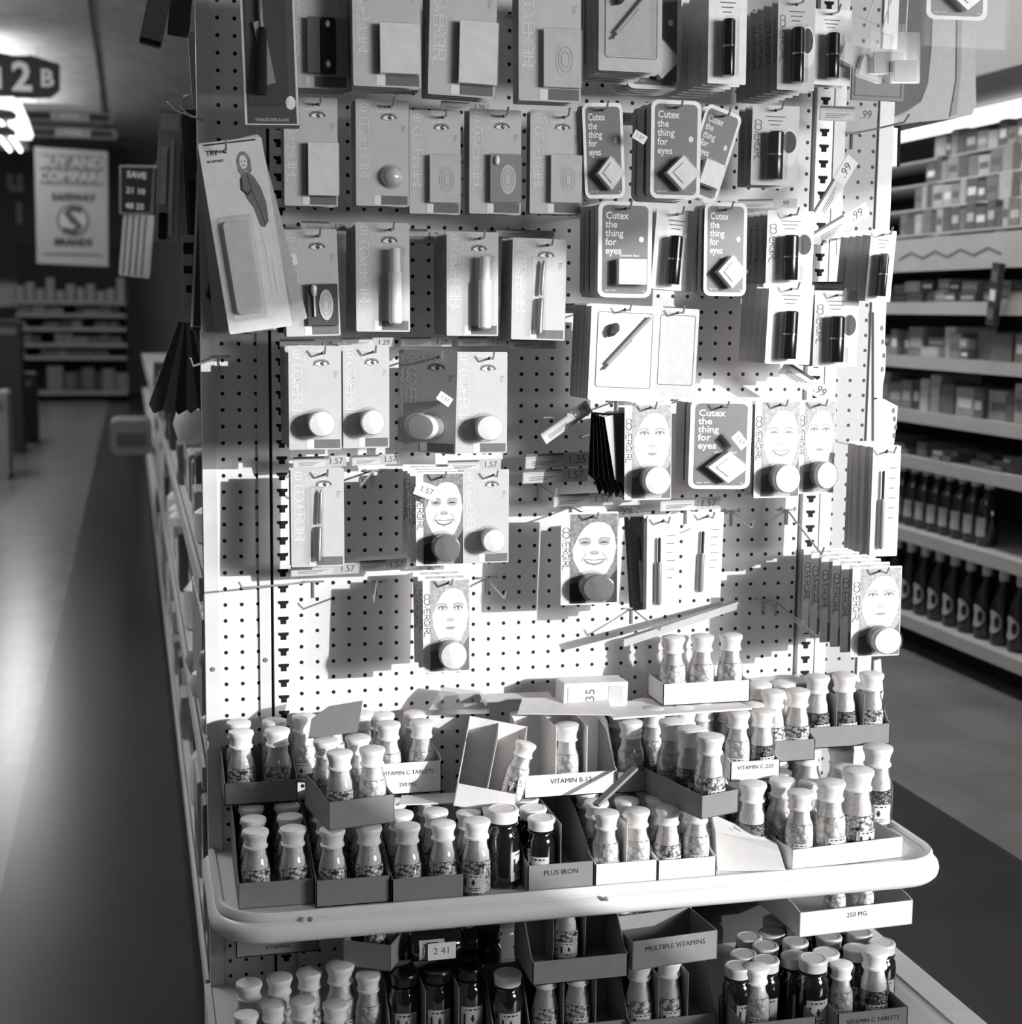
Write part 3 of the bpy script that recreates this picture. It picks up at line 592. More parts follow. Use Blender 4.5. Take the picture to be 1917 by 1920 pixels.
# fifth row
S_('eye:liner',(545,878,645,1062),.12,2,'overexposed eye card with liner, left end of fifth row',tilt=.03)
S_('face:dark',(780,885,870,1060),.155,4,'smiling face card with dark round lid, fifth row',tilt=.04)
S_('eye:jar',(870,880,955,1055),.10,1,'eye card with jar right of the smiling face, fifth row',tilt=.02)
S_('face:dark',(1053,960,1160,1133),.12,1,'smiling face card hanging half in shadow, centre of board',tilt=.03)
S_('pencil:white',(1214,968,1275,1145),.16,2,'white eye pencil card at the front of the fanned pencils',tilt=.04,gap=.02)
S_('pencil:dark',(1178,966,1228,1143),.12,2,'olive eye pencil card fanned out on centre peg',roll=-.07,tilt=.03,gap=.025)
S_('pencil:white',(1297,960,1358,1120),.10,1,'single white pencil card with two dark pencils',roll=.03,tilt=.03)
# sixth row
S_('face:calm',(793,1084,881,1260),.15,3,'sunlit calm face card alone in the lowest row',tilt=.05)
S_('face:calm',(1600,1062,1692,1230),.20,7,'bright face card hanging lowest at the right edge',tilt=.02,gap=.020)
# tall dark stack at the right edge
S_('pencil:white',(1638,835,1690,1065),.21,8,'tall card of brow pencils on the long bright peg',tilt=.01,gap=.012,hl='long bright peg reaching out past the tall pencil cards')
# long cards at the left
for i,(rl,dx,k,lb) in enumerate(((.15,0,'long:figure','long ivory card with a printed woman and foam pad, front of left bunch'),(.25,0,'long:pad','long tan card swung furthest right in the left bunch'),(.07,0,'long:pad','long tan card hanging almost straight in the left bunch'),(.0,0,'long:pad','long tan card leaning left in the left bunch'),(-.06,0,'long:dark','long dark framed card at the back of the left bunch'))):
    c=inst(k); q=P(422,284,-.24); c.location=(q.x,-.24+.014*i,q.z); c.rotation_euler=(-.05,-rl,0); c.scale=(.98,1,1.10); tag(c,lb,EY,'long cards hanging at the left edge')
q=P(422,284,-.24); hook(q.x,q.z,.26,'wire hook carrying the bunch of long ivory and tan cards')
c=inst('long:dark'); q=P(486,-118,-.22); c.location=(q.x,-.22,q.z); c.rotation_euler=(-.02,-.03,0); c.scale=(.85,1,1.14); tag(c,'dark card with comb and barber blade at the top left',EY)
hook(q.x,q.z,.24,'wire hook carrying the dark comb card')
# bare hooks, some bent
for x,y,L,dr,yw,lb in ((1372,957,.12,.012,-.1,'bare hook right of the pencil cards'),(1476,955,.14,.055,0,'bare drooping hook beside the right upright'),(1432,1124,.13,.02,.1,'bare bright hook above the bottle tray, upper arm'),(1455,1127,.13,.035,.15,'bare bright hook above the bottle tray, lower arm'),
        (707,1088,.12,.012,-.2,'bare hook over the big shadow patch'),(588,1090,.15,-.01,-.9,'bent bare hook near the left slotted upright'),(914,1083,.12,.012,0,'bare hook right of the lowest face card'),(1008,905,.11,.008,0,'bare hook under the two grey price strips'),
        (700,882,.13,.010,-.3,'bare hook in the fifth row gap'),(412,668,.09,.012,-.5,'bare hook on the left narrow board'),(1188,790,.13,.02,-1.0,'bent hook in front of the dark fanned cards'),(1598,250,.10,-.01,.5,'bare hook on the right narrow board'),(1185,1140,.11,.015,.1,'bare hook below the pencil cards')):
    q=P(x,y,0); hook(q.x,q.z,L,'wire hook: '+lb if False else lb,drop=dr,yaw=yw)
# ---------------------------------------------------------------- price strips
TAGM=mat('price_strip_card',186,.5); TAGW=mat('white_price_strip',222,.5)
def price(cx,cy,wpx,hpx,d,txt,label,rot=0.,m=None,lean=.25):
    c_=P(cx,cy,-d); s=(P(cx+1,cy,-d)-c_).length; W_,H_=wpx*s,hpx*s
    mb=MB().prism(rrect(-W_/2,W_/2,-H_/2,H_/2,.001,2),0,.0012); mb.mi=1
    mb.poly([(-W_/2+.0015,H_*.14),(W_*.1,H_*.14),(W_*.1,-H_/2+.0015),(-W_/2+.0015,-H_/2+.0015)],-.0002); mb.mi=2
    mb.box(-W_/2,W_*.08,-.0016,0,H_*.36,H_*.5)
    for k in range(3): mb.box(-W_*.40,-W_*.40+W_*(.42-.07*k),-.0005,-.0003,H_*(-.04-.12*k),H_*(.0-.12*k))
    text(mb,txt,H_*.82,W_*.30,0,-.0004,squash=.9)
    o=mb.build('price_strip',[m or TAGM,mat('price_label_paper',204,.5),INKM]); o.location=c_; o.rotation_euler=(lean,rot,0)
    return tag(o,label,'price tag','price strips on the pegs')
for a in ((1592,214,108,25,.10,'.99','price strip reading 99 at the top of the right upright'),
 (1567,352,118,28,.09,'.99','upright slanted price strip on the right upright',-1.02,TAGW),(1578,420,112,27,.09,'.99','lower slanted price strip beside the right board',-.52,TAGW),
 (1512,716,104,26,.09,'.99','sunlit price strip slanting down by the right upright',.52,TAGW),(1062,792,104,26,.10,'1.79','grey price strip tilted up beside the dark fanned cards',-.60),
 (1046,863,120,28,.05,'1.35','upper of two level grey price strips in board centre',-.03),(1042,892,122,26,.06,'1.57','lower of two level grey price strips in board centre',-.02),
 (1095,937,112,24,.08,'1.57','price strip over the half shaded face card',-.02),(1295,945,112,24,.08,'1.57','price strip under the bordered diamond card',-.02),
 (1000,1068,1,1,.01,'','') ,(612,1068,132,22,.07,'1.57','price strip left end of the long lower run',-.02),(715,1060,96,22,.07,'1.57','price strip second in the long lower run',-.02),
 (580,645,110,18,.08,'1.29','price strip under third row, far left',-.01),(690,642,100,18,.08,'1.29','price strip under third row, second',-.01),(800,641,96,18,.08,'1.29','price strip under third row, third',-.01),(905,640,92,18,.08,'1.29','price strip under third row, fourth',-.01),(1000,645,88,18,.08,'1.29','price strip under third row, fifth',-.01),
 (600,866,100,22,.07,'1.57','price strip under fourth row, far left',-.03),(705,862,90,20,.07,'1.57','price strip under fourth row, middle',-.03),(890,872,100,20,.06,'1.57','overexposed price strip right of fourth row',-.02),
 (795,443,74,26,.04,'1.29','small price strip behind third row tubes',0),(610,424,90,16,.06,'1.29','price strip over the brush card',.02),(985,438,110,14,.06,'1.29','price strip over the liner card',.02),(872,200,90,16,.05,'1.29','price strip over second row centre',.02),
 (1150,222,80,22,.08,'.99','price strip between the two bordered cards of second row',0),(1440,382,110,16,.07,'.99','price strip under the second row at right',-.04),(1570,540,100,22,.08,'.99','price strip above the big hair picture card',-.02),(1085,578,60,18,.08,'.99','price strip at the left of the sunlit brush cards',-.02),(1410,392,1,1,.01,'','')):
    if a[2]<5: continue
    price(a[0],a[1],a[2],a[3],a[4],a[5],a[6],*a[7:])
# small stick-on price labels
def sticker(cx,cy,s,d,rot,label,txt='1.57'):
    c_=P(cx,cy,-d); k=(P(cx+1,cy,-d)-c_).length*s
    mb=MB().prism(rrect(-k,k,-k*.62,k*.62,.001,2),-.0003,0); mb.mi=1; text(mb,txt,k*.7,0,0,-.0005)
    o=mb.build('stick_on_price_label',[WHITE,INKM]); o.location=c_; o.rotation_euler=(0,rot,0); tag(o,label,'price label')
sticker(800,920,22,.175,.35,'white price label stuck on the smiling face card')
sticker(540,489,17,.183,-.25,'white price label on the left edge of brush card')
sticker(1388,826,15,.205,.85,'white price label on the bordered card of fourth row')
sticker(834,748,14,.152,.6,'price label on the dark turned eye card')
sticker(1200,652-395,13,.20,.5,'price label beside lettering on bordered card, second row')
# fanned dark card backs left of the calm face card
for i in range(6):
    q=P(1140+5*i,775,-.10-.010*i); mb=MB()
    mb.prism([(-.030,0),(.022,0),(.026,-.10-.008*i),(.012,-.132),(.004,-.112),(-.008,-.128),(-.018,-.105),(-.030,-.098)],0,.001)
    o=mb.build('dark_card_back',mat('dark_backing_film',44,.35,spec=.5)); o.location=q; o.rotation_euler=(-.1,.10-.05*i,.25); tag(o,'dark curled card back fanned out left of the calm face card',EY,'dark fanned card backs')
# swinging long tray strip
a=P(1165,1206,-.09); b_=P(1385,1133,-.03); d_=b_-a
o=MB().box(0,d_.length,-.008,.008,-.005,.006).box(0,d_.length,-.010,-.008,.004,.008).build('fallen_hook_rail',mat('grey_blue_rail',170,.35)); o.location=a; o.rotation_euler=(0,-math.atan2(d_.z,math.hypot(d_.x,d_.y)),math.atan2(d_.y,d_.x)); tag(o,'loose grey plastic rail hanging aslant above the top bottle tray','rail')
# clear packets hung on strings, top right
for i,(x,y,rt,w_) in enumerate(((1612,82,.35,30),(1642,105,.28,24),(1668,92,-.05,34),(1700,108,-.04,26))):
    q=P(x,y,-.20-.01*i); s=(P(x+1,y,-.2)-P(x,y,-.2)).length
    c=MB().prism(rrect(-w_*s,w_*s,-42*s,42*s,.002,3),0,.006).build('clear_packet',clear('packet_film',.07,.93,.15,.02)); c.location=q; c.rotation_euler=(0,rt,0)
    MB().box(-w_*s*.8,w_*s*.8,.0015,.004,-38*s,-4*s).build('paper_insert',mat('pale_slip',190,.5) if i<2 else mat('grey_slip',120,.5),c)
    MB().tube([(0,.003,42*s),(.004*(i-1),.003,.16)],.0012,6).build('string',PUFF,c)
    tag(c,('pale clear packet on a string, leftmost by the top right cards','clear packet with white slip, second of hanging strings','wide clear packet on a string, third at top right','narrow clear packet, rightmost on a string')[i],'packet','clear packets on strings')
o=MB().prism(rrect(-.045,.045,-.04,.04,.001),0,.004).build('picture_tray',mat('grey_tray_card',120,.5)); q=P(1648,140,-.12); o.location=q
mb=MB().stroke(rrect(-.040,.040,-.033,.036,.001),.002,-.0006,True); text(mb,'X',.04,0,0,-.0006); mb.build('printed_frame',INKM,o); tag(o,'grey picture card behind the hanging clear packets','carded makeup')
# plastic sleeve round the upper right card
q=P(1800,0,-.25); o=MB().prism(rrect(-.055,.085,-.068,.10,.004),0,.010).build('plastic_sleeve',clear('sleeve_film',.02,.97,.25,.003)); o.location=q; tag(o,'crinkled clear plastic sleeve round the card above the right edge','packet')
# ================================================================ vitamin bottles, jars and cartons
BP={}
def label_patch(o,r,z0,z1,a0,a1,marks=True,tone=None):
    mb=MB(); n=10; vs=[]; 
    for z in (z0,z1):
        for k in range(n+1):
            a=a0+(a1-a0)*k/n; vs.append((r*math.cos(a),r*math.sin(a),z))
    mb.add(vs,[(k,k+1,k+n+2,k+n+1) for k in range(n)])
    if marks:
        mb.mi=1
        def strip(u0,u1,v0,v1):
            q=[]; m=3
            for v in (v0,v1):
                for k in range(m+1):
                    a=a0+(a1-a0)*(u0+(u1-u0)*k/m); q.append(((r+.0002)*math.cos(a),(r+.0002)*math.sin(a),z0+(z1-z0)*v))
            mb.add(q,[(k,k+1,k+m+2,k+m+1) for k in range(m)])
        strip(.46,.54,.42,.70); strip(.43,.57,.50,.60); strip(.2,.8,.86,.92); strip(.22,.78,.22,.27); strip(.3,.7,.12,.16); strip(.12,.2,.3,.75)
    return mb.build('paper_label',[tone or mat('bottle_label_paper',205,.5),INKD],o,True)
def bottle(kind):
    """vitamin bottle .108 m tall; kind picks what is inside: white, speck, dark, milk"""
    if kind in BP: return copy_tree(BP[kind])
    out=[(.0195,0),(.0212,.003),(.0215,.030),(.0215,.048),(.0208,.055),(.0188,.062),(.0166,.068),(.0158,.074),(.0156,.081)]
    o=MB().lathe(out,24,sq=.05,close=False).build('vitamin_bottle',GLASS,None,True)
    fill={'white':pill_mat('white_tablets',225,90),'speck':pill_mat('speckled_tablets',232,45,200),'dark':pill_mat('dark_capsules',120,8,190,.25),'milk':pill_mat('milky_tablets',236,190,140)}[kind]
    top=.050 if kind!='milk' else .060
    MB().lathe([(.0005,.002),(.0180,.002),(.0198,.005),(.0200,.030),(.0200,min(top,.047)),(.0188,top),(.0005,top+.001)],24,sq=.05).build('tablets',fill,o,True)
    MB().lathe([(.0005,top),(.0180,top+.001),(.0172,.062),(.0150,.068),(.0142,.074),(.0140,.083),(.0005,.083)],18).build('cotton_wad',COTTON,o,True)
    MB().lathe([(.0156,.080),(.0176,.081),(.0178,.0835),(.0160,.085),(.0158,.090),(.0170,.0955),(.0190,.0995),(.0195,.1025),(.0188,.1055),(.0130,.1075),(.0005,.1080)],24).build('flared_cap',CAPM,o,True)
    label_patch(o,.0224,.008,.034,-PI*.5-.9,-PI*.5+.7)
    BP[kind]=o; return o
def jar(kind):
    """dark jar .113 m tall; kind: white or dark lid"""
    k='jar'+kind
    if k in BP: return copy_tree(BP[k])
    o=MB().lathe([(.0210,0),(.0245,.003),(.0248,.050),(.0248,.070),(.0235,.080),(.0200,.086),(.0180,.090),(.0180,.098)],28).build('dark_vitamin_jar',AMBER,None,True)
    MB().lathe([(.0205,.095),(.0215,.096),(.0215,.104),(.0225,.108),(.0228,.111),(.0215,.113),(.018,.1134),(.0175,.1128),(.0005,.1128)],28).build('metal_lid',LID if kind=='white' else BLK if kind=='black' else mat('flat_grey_lid',188,.35),o,True)
    MB().lathe([(.0182,.0895),(.0225,.0905),(.0225,.0925),(.0182,.0935)],28,close=False).build('neck_ring',AMBER,o,True)
    label_patch(o,.0252,.012,.055,-PI*.5-.75,-PI*.5+.75,tone=mat('jar_label_paper',190,.5))
    BP[k]=o; return o
FIRST=set()
def put(o,x,y,z,label,group=None,rx=0,ry=0,rz=None,s=1.,cat='bottle'):
    for q in ('label','group','category'):
        if q in o: del o[q]
    o.location=(x,y,z); o.rotation_euler=(rx,ry,random.uniform(-.5,.5) if rz is None else rz); o.scale=(s,s,s)
    return tag(o,label,cat,group)
def mk(kind): return jar(kind[3:]) if kind.startswith('jar') else bottle(kind)
def tray(x,y,z,w,d,hf,hb,label,rz=0.,m=None,txt=None,txt2=None,div=(),rx=0,cat='tray',left=True,divy=None):
    t=.0014; m=m or BOARD
    mb=MB().box(0,w,0,d,0,t).box(0,w,0,t,0,hf).box(0,w,d-t,d,0,hb)
    for u in (0,w-t):
        pts=[(0,0),(d,0),(d,hb),(d*.55,hb*.9 if hb>hf*1.2 else hb),(d*.12,hf*1.12 if hb>hf*1.2 else hf),(0,hf)]
        n=6; mb.add([(u,a,b_) for a,b_ in pts]+[(u+t,a,b_) for a,b_ in pts],[tuple(range(n-1,-1,-1)),tuple(range(n,2*n))]+[(i,(i+1)%n,(i+1)%n+n,i+n) for i in range(n)])
    o=mb.build('carton_tray',m); o.location=(x,y,z); o.rotation_euler=(rx,0,rz); tag(o,label,cat)
    for u in div: MB().box(u,u+.001,t if divy is None else d*divy,d-t,t,hb*.98).build('divider',m,o)
    if txt:
        mb=MB(); text(mb,txt,min(.011,w*.95/len(txt)*1.5),w/2,hf*.68,-.0004); 
        if txt2: text(mb,txt2,.0085,w/2,hf*.30,-.0004)
        mb.build('lettering',INKD,o)
    return o
COLN={1:['middle'],2:['left','right'],3:['left','centre','right'],4:['far left','inner left','inner right','far right']}
ROWN=['front row','second row','third row','back row']
def filled(x,y,z,w,d,hf,hb,nx,ny,kinds,name,rz=0.,skip=(),s=1.,**kw):
    tray(x,y,z,w,d,hf,hb,name[0],rz,**kw)
    c_,s_=math.cos(rz),math.sin(rz)
    for j in range(ny):
        for i in range(nx):
            if (i,j) in skip: continue
            u=w*(i+.5)/nx; v=.027+j*(d-.054)/max(ny-1,1); k=kinds[(j*nx+i)%len(kinds)]
            cap='white-capped bottle' if not k.startswith('jar') else 'dark jar'
            put(mk(k),x+u*c_-v*s_,y+u*s_+v*c_,z+.0016,'%s in the %s, %s, %s'%(cap,name[1],ROWN[min(j,3)],COLN[nx][i]),s=s)
# --- lower layer, standing on the shelf
zs=ZS+.0006
filled(-.120,-.252,zs,.108,.215,.038,.085,2,4,['speck','speck','white','white'],('grey carton tray at the far left end of the shelf','tray at the far left of the shelf'),rz=-.02)
filled(-.010,-.270,zs,.108,.22,.040,.085,2,4,['speck','speck','white','white'],('grey carton tray, second from left on the shelf','second tray on the shelf'))
filled(.100,-.277,zs,.107,.225,.036,.080,2,4,['speck','speck','milk','white'],('grey carton tray, third from left on the shelf','third tray on the shelf'))
put(bottle('speck'),.2285,-.262,zs,'single speckled bottle standing alone left of the dark jar',rz=-.3,s=1.06)
put(jar('white'),.2745,-.238,zs,'large dark jar standing alone between bottle and lettered tray',rz=1.0,s=1.05)
put(jar('white'),.276,-.170,zs,'dark jar behind the large dark jar on the shelf',rz=.3); put(bottle('white'),.2290,-.205,zs,'bottle behind the single speckled bottle')
tray(.303,-.281,zs,.102,.21,.042,.105,'grey tray lettered PLUS IRON in the middle of the shelf',txt='PLUS IRON',div=(.050,))
for j in range(4): put(jar('white'),.3290,-.256+.048*j,zs+.0016,'white-lidded dark jar in the lettered iron tray, %s'%ROWN[j],s=.93)
filled(.4075,-.281,zs,.098,.21,.036,.095,2,4,['milk','milk','white','white'],('tray in shelf centre, left of two half sunlit ones','left half sunlit tray'),m=BOARDL,div=(.049,))
filled(.507,-.281,zs,.094,.20,.034,.090,2,4,['white','milk','milk','white'],('tray in shelf centre, right of two half sunlit ones','right half sunlit tray'),m=BOARDL)
# crushed white carton
q=PZ(1346,1632,zs); mb=MB().add([(0,0,0),(.10,-.035,0),(.112,.018,0),(.015,.062,0),(-.005,.0,.062),(.090,-.030,.034),(.106,.020,.030),(.012,.062,.070)],[(0,3,2,1),(0,1,5,4),(1,2,6,5),(2,3,7,6),(3,0,4,7),(4,5,6,7)])
o=mb.build('crushed_carton',BOARDL); o.location=q; tag(o,'crushed white carton lying on the shelf right of centre','box')
mb=MB(); mb.M=Matrix.Translation((.045,.015,.0575))@Matrix.Rotation(-PI/2+.1,4,'X'); text(mb,'1.4',.022,0,0,-.001,rot=.3); mb.build('lettering',INKM,o)
put(bottle('dark'),.690,-.205,zs,'bottle of dark capsules standing in shade beside the crushed carton',s=1.14,rz=.3)
put(bottle('milk'),.655,-.125,zs,'shaded bottle behind the crushed carton',s=1.0); put(bottle('dark'),.700,-.120,zs,'shaded bottle behind the dark capsule bottle',s=1.0)
tray(.727,-.281,zs,.200,.17,.034,.034,'long white tray at the right end of the shelf',rz=.10,m=BOARDL)
for i,(u,v,k,sc_,lb) in enumerate(((.028,.030,'milk',1.08,'bottle in the long white tray, nearest its left corner'),(.084,.032,'milk',1.18,'tall bright bottle in the long white tray, second from left'),(.138,.040,'speck',1.3,'big bottle of speckled tablets in the long white tray'),(.030,.090,'milk',1.1,'bottle behind the left corner one in the long tray'),
      (.084,.095,'white',1.0,'bottle in the long white tray, middle of second row'),(.050,.140,'jardark',1.0,'pale lidded jar at the back of the long tray'),(.165,.120,'dark',1.1,'dark capsule bottle in the long tray, back right'))):
    x=.727+u*math.cos(.10)-v*math.sin(.10); y=-.281+u*math.sin(.10)+v*math.cos(.10); put(mk(k),x,y,zs+.0016,lb,s=sc_)
put(bottle('dark'),.955,-.110,zs,'tall bottle of dark capsules at the right corner of shelf',s=1.30,rz=-.2)
put(bottle('dark'),.915,-.055,zs,'dark capsule bottle at the back right of the shelf',s=1.15); put(bottle('milk'),.860,-.040,zs,'white-capped bottle at the back, right of shelf centre',s=1.15); put(bottle('milk'),.800,-.045,zs,'white-capped bottle at the back behind the long tray',s=1.15)
# --- upper layer, standing on the caps
zu=ZS+.112
filled(-.130,-.118,zu,.110,.108,.034,.060,2,2,['speck','white','milk','milk'],('upper grey tray at the far left against the board','upper far left tray'),m=BOARD)
filled(.010,-.262,zu,.100,.120,.042,.050,2,2,['speck','milk','white','milk'],('upper grey tray turned askew above second tray','askew upper tray'),rz=.18)
filled(.098,-.118,zu,.106,.110,.050,.062,2,2,['milk'],('white tray lettered VITAMIN C TABLETS in the sun','lettered sunny tray'),m=BOARDL,txt='VITAMIN C TABLETS',txt2='250 MG')
for i in range(3): put(bottle('milk'),-.005+.045*i,-.035,zu+.012,'overexposed bottle cap peeping over at the back of the upper layer','bottle',s=1.0) if False else put(bottle('milk'),.000+.046*i,-.030,zu+.004,'bottle at the back against the board, '+('left','middle','right')[i]+' of three')
# leaning cardboard flap
o=MB().prism([(0,0),(.075,.012),(.082,.060),(.030,.050),(.004,.030)],0,.0015).build('torn_carton_flap',BOARD); o.location=P(578,1385,-.12); o.rotation_euler=(-.2,0,-.3); tag(o,'torn carton flap standing among the upper left bottles','carton')
# tilted open carton with one bottle
t=tray(.208,-.190,zu,.092,.085,.036,.120,'white carton tipped sideways with one bottle inside',rz=-.25,m=BOARDL,div=(.046,),rx=.0); t.rotation_euler=(.0,.18,-.25)
put(bottle('milk'),.300,-.178,zu+.002,'small bottle leaning inside the tipped carton',ry=.28,s=.85)
filled(.322,-.180,zu,.150,.100,.036,.112,3,1,['milk'],('sunlit tray with tall dividers left of centre','tray with tall dividers'),skip=((0,0),(2,0)),m=BOARDL,div=(.050,.100),txt='VITAMIN B-12')
filled(.470,-.185,zu,.060,.115,.034,.095,1,2,['milk'],('narrow grey tray beside the tall dividers','narrow upper tray'))
# rotated tray, long side towards the left
filled(.560,-.318,zu-.004,.070,.150,.036,.040,1,3,['white','dark','milk'],('tray turned with its long side to the left, shelf centre','turned upper tray'),rz=.30,s=1.10,m=BOARD)
for i,(x,y) in enumerate(((.552,-.118),(.602,-.122),(.643,-.098),(.600,-.072),(.553,-.068))): put(bottle('milk'),x,y,zu,'sunlit bottle on the upper layer, '+('leftmost of the loose cluster','frontmost of the loose cluster','rightmost of the loose cluster','middle of the loose cluster','back left of the loose cluster')[i],s=1.08)
filled(.668,-.165,zu,.085,.14,.032,.05,2,3,['milk','dark'],('sunlit lettered tray right of the loose cluster','small lettered tray'),m=BOARDL,txt='VITAMIN C 250')
filled(.748,-.118,zu+.012,.088,.11,.036,.05,2,2,['speck','speck','milk','milk'],('grey tray, left of the two at upper right','left upper right tray'),s=1.06)
filled(.838,-.088,zu+.022,.150,.08,.036,.09,3,1,['dark','dark','speck'],('grey tray, right of the two at upper right','right upper right tray'),s=1.10,div=(.05,.10))
# loose cards & cloth under
def slab(name,q,w,d,h,label,rz=0,rx=0,ry=0,m=None,cat='carton'):
    o=MB().prismz([(0,0),(w,0),(w*.97,d),(w*.05,d*.9)],0,h).build(name,m or BOARDL); o.location=q; o.rotation_euler=(rx,ry,rz); return tag(o,label,cat)
slab('flattened_carton',Vector((.47,-.16,zu+.112)),.24,.10,.003,'flattened carton lying over the caps below the top tray',rz=.06)
slab('loose_card',Vector((.325,-.12,zu+.118)),.15,.075,.0015,'loose pale card lying over the divided tray',rz=-.25,rx=.12)
slab('loose_card',Vector((.285,-.03,zu+.116)),.12,.022,.004,'thin loose card against the board left of the small box',rz=-.1,rx=.3,m=CARDG)
o=MB().add([(0,0,0),(.09,-.01,0),(.1,.02,0),(.0,.03,0),(.02,.0,.030),(.075,-.004,.034),(.085,.018,.030),(.02,.02,.040)],[(0,3,2,1),(0,1,5,4),(1,2,6,5),(2,3,7,6),(3,0,4,7),(4,5,6,7)]).build('crumpled_wrapper',clear('wrapper_film',.2,.8,.2,.2)); o.location=(.20,-.06,zu+.108); tag(o,'crumpled clear wrapper against the board above the tipped carton','packet')
# small white box with price and top tray
o=MB().prism(rrect(0,.108,0,.040,.002,3),0,.045).build('white_product_box',WHITE); q=P(1057,1326,-.095); o.location=(q.x,q.y,zu+.117); o.rotation_euler=(0,.02,.03)
mb=MB(); text(mb,'35',.022,.045,.020,-.0006,rot=PI/2); mb.mi=1; mb.box(.075,.100,-.0006,-.0002,.004,.034); mb.box(.006,.010,-.0006,-.0002,.004,.034); mb.build('lettering',[INKM,CARDG],o); tag(o,'small white box marked 35 lying below the loose rail','box')
filled(.570,-.110,zu+.116,.150,.075,.036,.036,3,1,['milk'],('white tray of three bottles topmost in the pile','topmost white tray'),m=BOARDL,s=1.0)
for i,(x,y) in enumerate(((.76,-.04),(.80,-.035))): slab('curled_label_card',Vector((x,y,zu+.118)),.07,.03,.003,'curled printed card on the caps at the right, '+('left one','right one')[i],rz=.1,rx=.3,m=CARDG)
# small flat packet under the lettered tray and tipped carton
slab('white_slip',Vector((.245,-.235,zu-.006)),.055,.05,.001,'white paper slip curling over the single speckled bottle',rz=-.1,rx=.15)
slab('thin_carton_sheet',Vector((.13,-.16,zu-.004)),.14,.05,.002,'thin carton lid under the lettered tray',rz=-.1)
mb=MB().box(0,.095,0,.012,0,.005); o=mb.build('carton_strip',BOARD); o.location=(.420,-.255,zu+.004); o.rotation_euler=(0,-.45,.5); tag(o,'grey carton strip leaning in front of the narrow upper tray','carton')
# --- base deck
zd=Z0+.0006; zt=Z0+.118
for i,(x,y) in enumerate(((1395,1778),(1436,1763),(1492,1755),(1550,1775),(1607,1768),(1655,1757),(1437,1789),(1490,1781),(1448,1738),(1500,1730),(1385,1800),(1555,1745),(1612,1738),(1405,1746),(1455,1714),(1510,1708),(1568,1718))):
    q=PZ(x,y,zd+.113); put(jar('dark'),q.x,q.y,zd,'dark jar with flat lid in the block of jars on the base deck','bottle' if False else 'jar block on the base deck',s=.93)
filled(.745,-.278,zt-.003,.20,.17,.040,.055,4,1,['milk'],('long tray on the jar lids at the right under the shelf','tray on the jar lids'),rz=.05,skip=((0,0),(3,0)),m=BOARDL,txt='250 MG',s=.84)
for i,(x,y,k,s_,lb) in enumerate(((.645,-.345,'milk',1.0,'white bottle with paper flap in front of the jar block'),(.735,-.350,'jardark',1.0,'labelled dark jar in front of the jar block'),(.785,-.345,'milk',.92,'slim white bottle right of the labelled dark jar'),(.838,-.350,'dark',1.1,'white-capped bottle with dark capsules near the base rail'))):
    put(mk(k),x,y,zd,lb,s=s_,rz=0)
for a,b_,lb,t1,t2,w_ in ((1382,1925,'lettered carton front left of two at the bottom right','VITAMIN C TABLETS','100 MG',.115),(1556,1905,'lettered carton front right of two at the bottom right','VITAMIN C TABLETS','250 MG',.115)):
    q=PZ(a,b_,zd+.03); tray(q.x,-.405,zd,w_,.10,.046,.046,lb,txt=t1,txt2=t2)
q=PZ(1000,1862,zd+.115)
tray(.295,-.345,zt-.008,.145,.11,.036,.098,'tall backed tray with one bottle under the shelf centre',div=(.048,.098),divy=.58)
put(bottle('speck'),.368,-.262,zt-.0065,'speckled bottle in the tall backed tray under the shelf',s=.92)
tray(.447,-.345,zt+.0,.140,.095,.045,.045,'empty grey tray lettered MULTIPLE VITAMINS',rz=.10,txt='MULTIPLE VITAMINS')
for i in range(3): put(bottle('milk'),.468+.050*i,-.215,zt-.004,'labelled bottle behind the empty lettered tray, '+('left','middle','right')[i]+' one',rz=0,s=.88)
tray(.300,-.320,zd,.150,.10,.03,.10,'divided tray below the tall backed tray',div=(.05,.10))
for i in range(2): put(bottle('speck'),.330+.050*i,-.290,zd+.0016,'speckled bottle in the divided base tray, '+('left','right')[i],rz=0)
tray(.450,-.330,zd,.140,.10,.03,.10,'divided tray below the empty lettered tray',div=(.045,.092))
for i in range(2): put(bottle('white'),.474+.047*i,-.300,zd+.0016,'labelled white bottle under the empty lettered tray, '+('left','right')[i],rz=.1,s=1.03)
tray(.095,-.300,zd,.150,.11,.03,.098,'divided dark jar tray on the base deck',div=(.05,.10))
for i in range(3): put(jar('black'),.121+.050*i,-.255,zd+.0016,'dark labelled jar in the divided tray, '+('left','middle','right')[i],rz=0,s=.95)
tray(.246,-.315,zd,.055,.10,.03,.090,'single cell carton with a dark jar on the base deck'); put(jar('white'),.272,-.287,zd+.0016,'dark jar with shiny lid in its single cell carton',rz=0,s=.93)
for i in range(4): put(jar('black'),.12+.052*i,-.130,zd,'dark jar at the back of the base deck, '+('leftmost','second','third','fourth')[i])
for i,(x,y,s_) in enumerate(((-.105,-.235,1.0),(-.060,-.225,1.0),(-.015,-.215,1.0),(.030,-.225,1.1),(-.075,-.300,.95),(-.035,-.310,1.0),(.010,-.320,.95),(.070,-.240,.98),(-.115,-.315,.9))):
    put(bottle('milk' if i%2 else 'white'),x,y,zd,'shaded bottle on the base deck at left, '+('back left','back second','back third','back right, tallest','middle left','front middle','front right','far right by the jars','front left corner')[i],s=s_)
tray(-.118,-.150,zt-.01,.125,.10,.040,.045,'shaded lettered tray hanging under the left of the shelf',txt='PLUS IRON',txt2='VITAMINS')
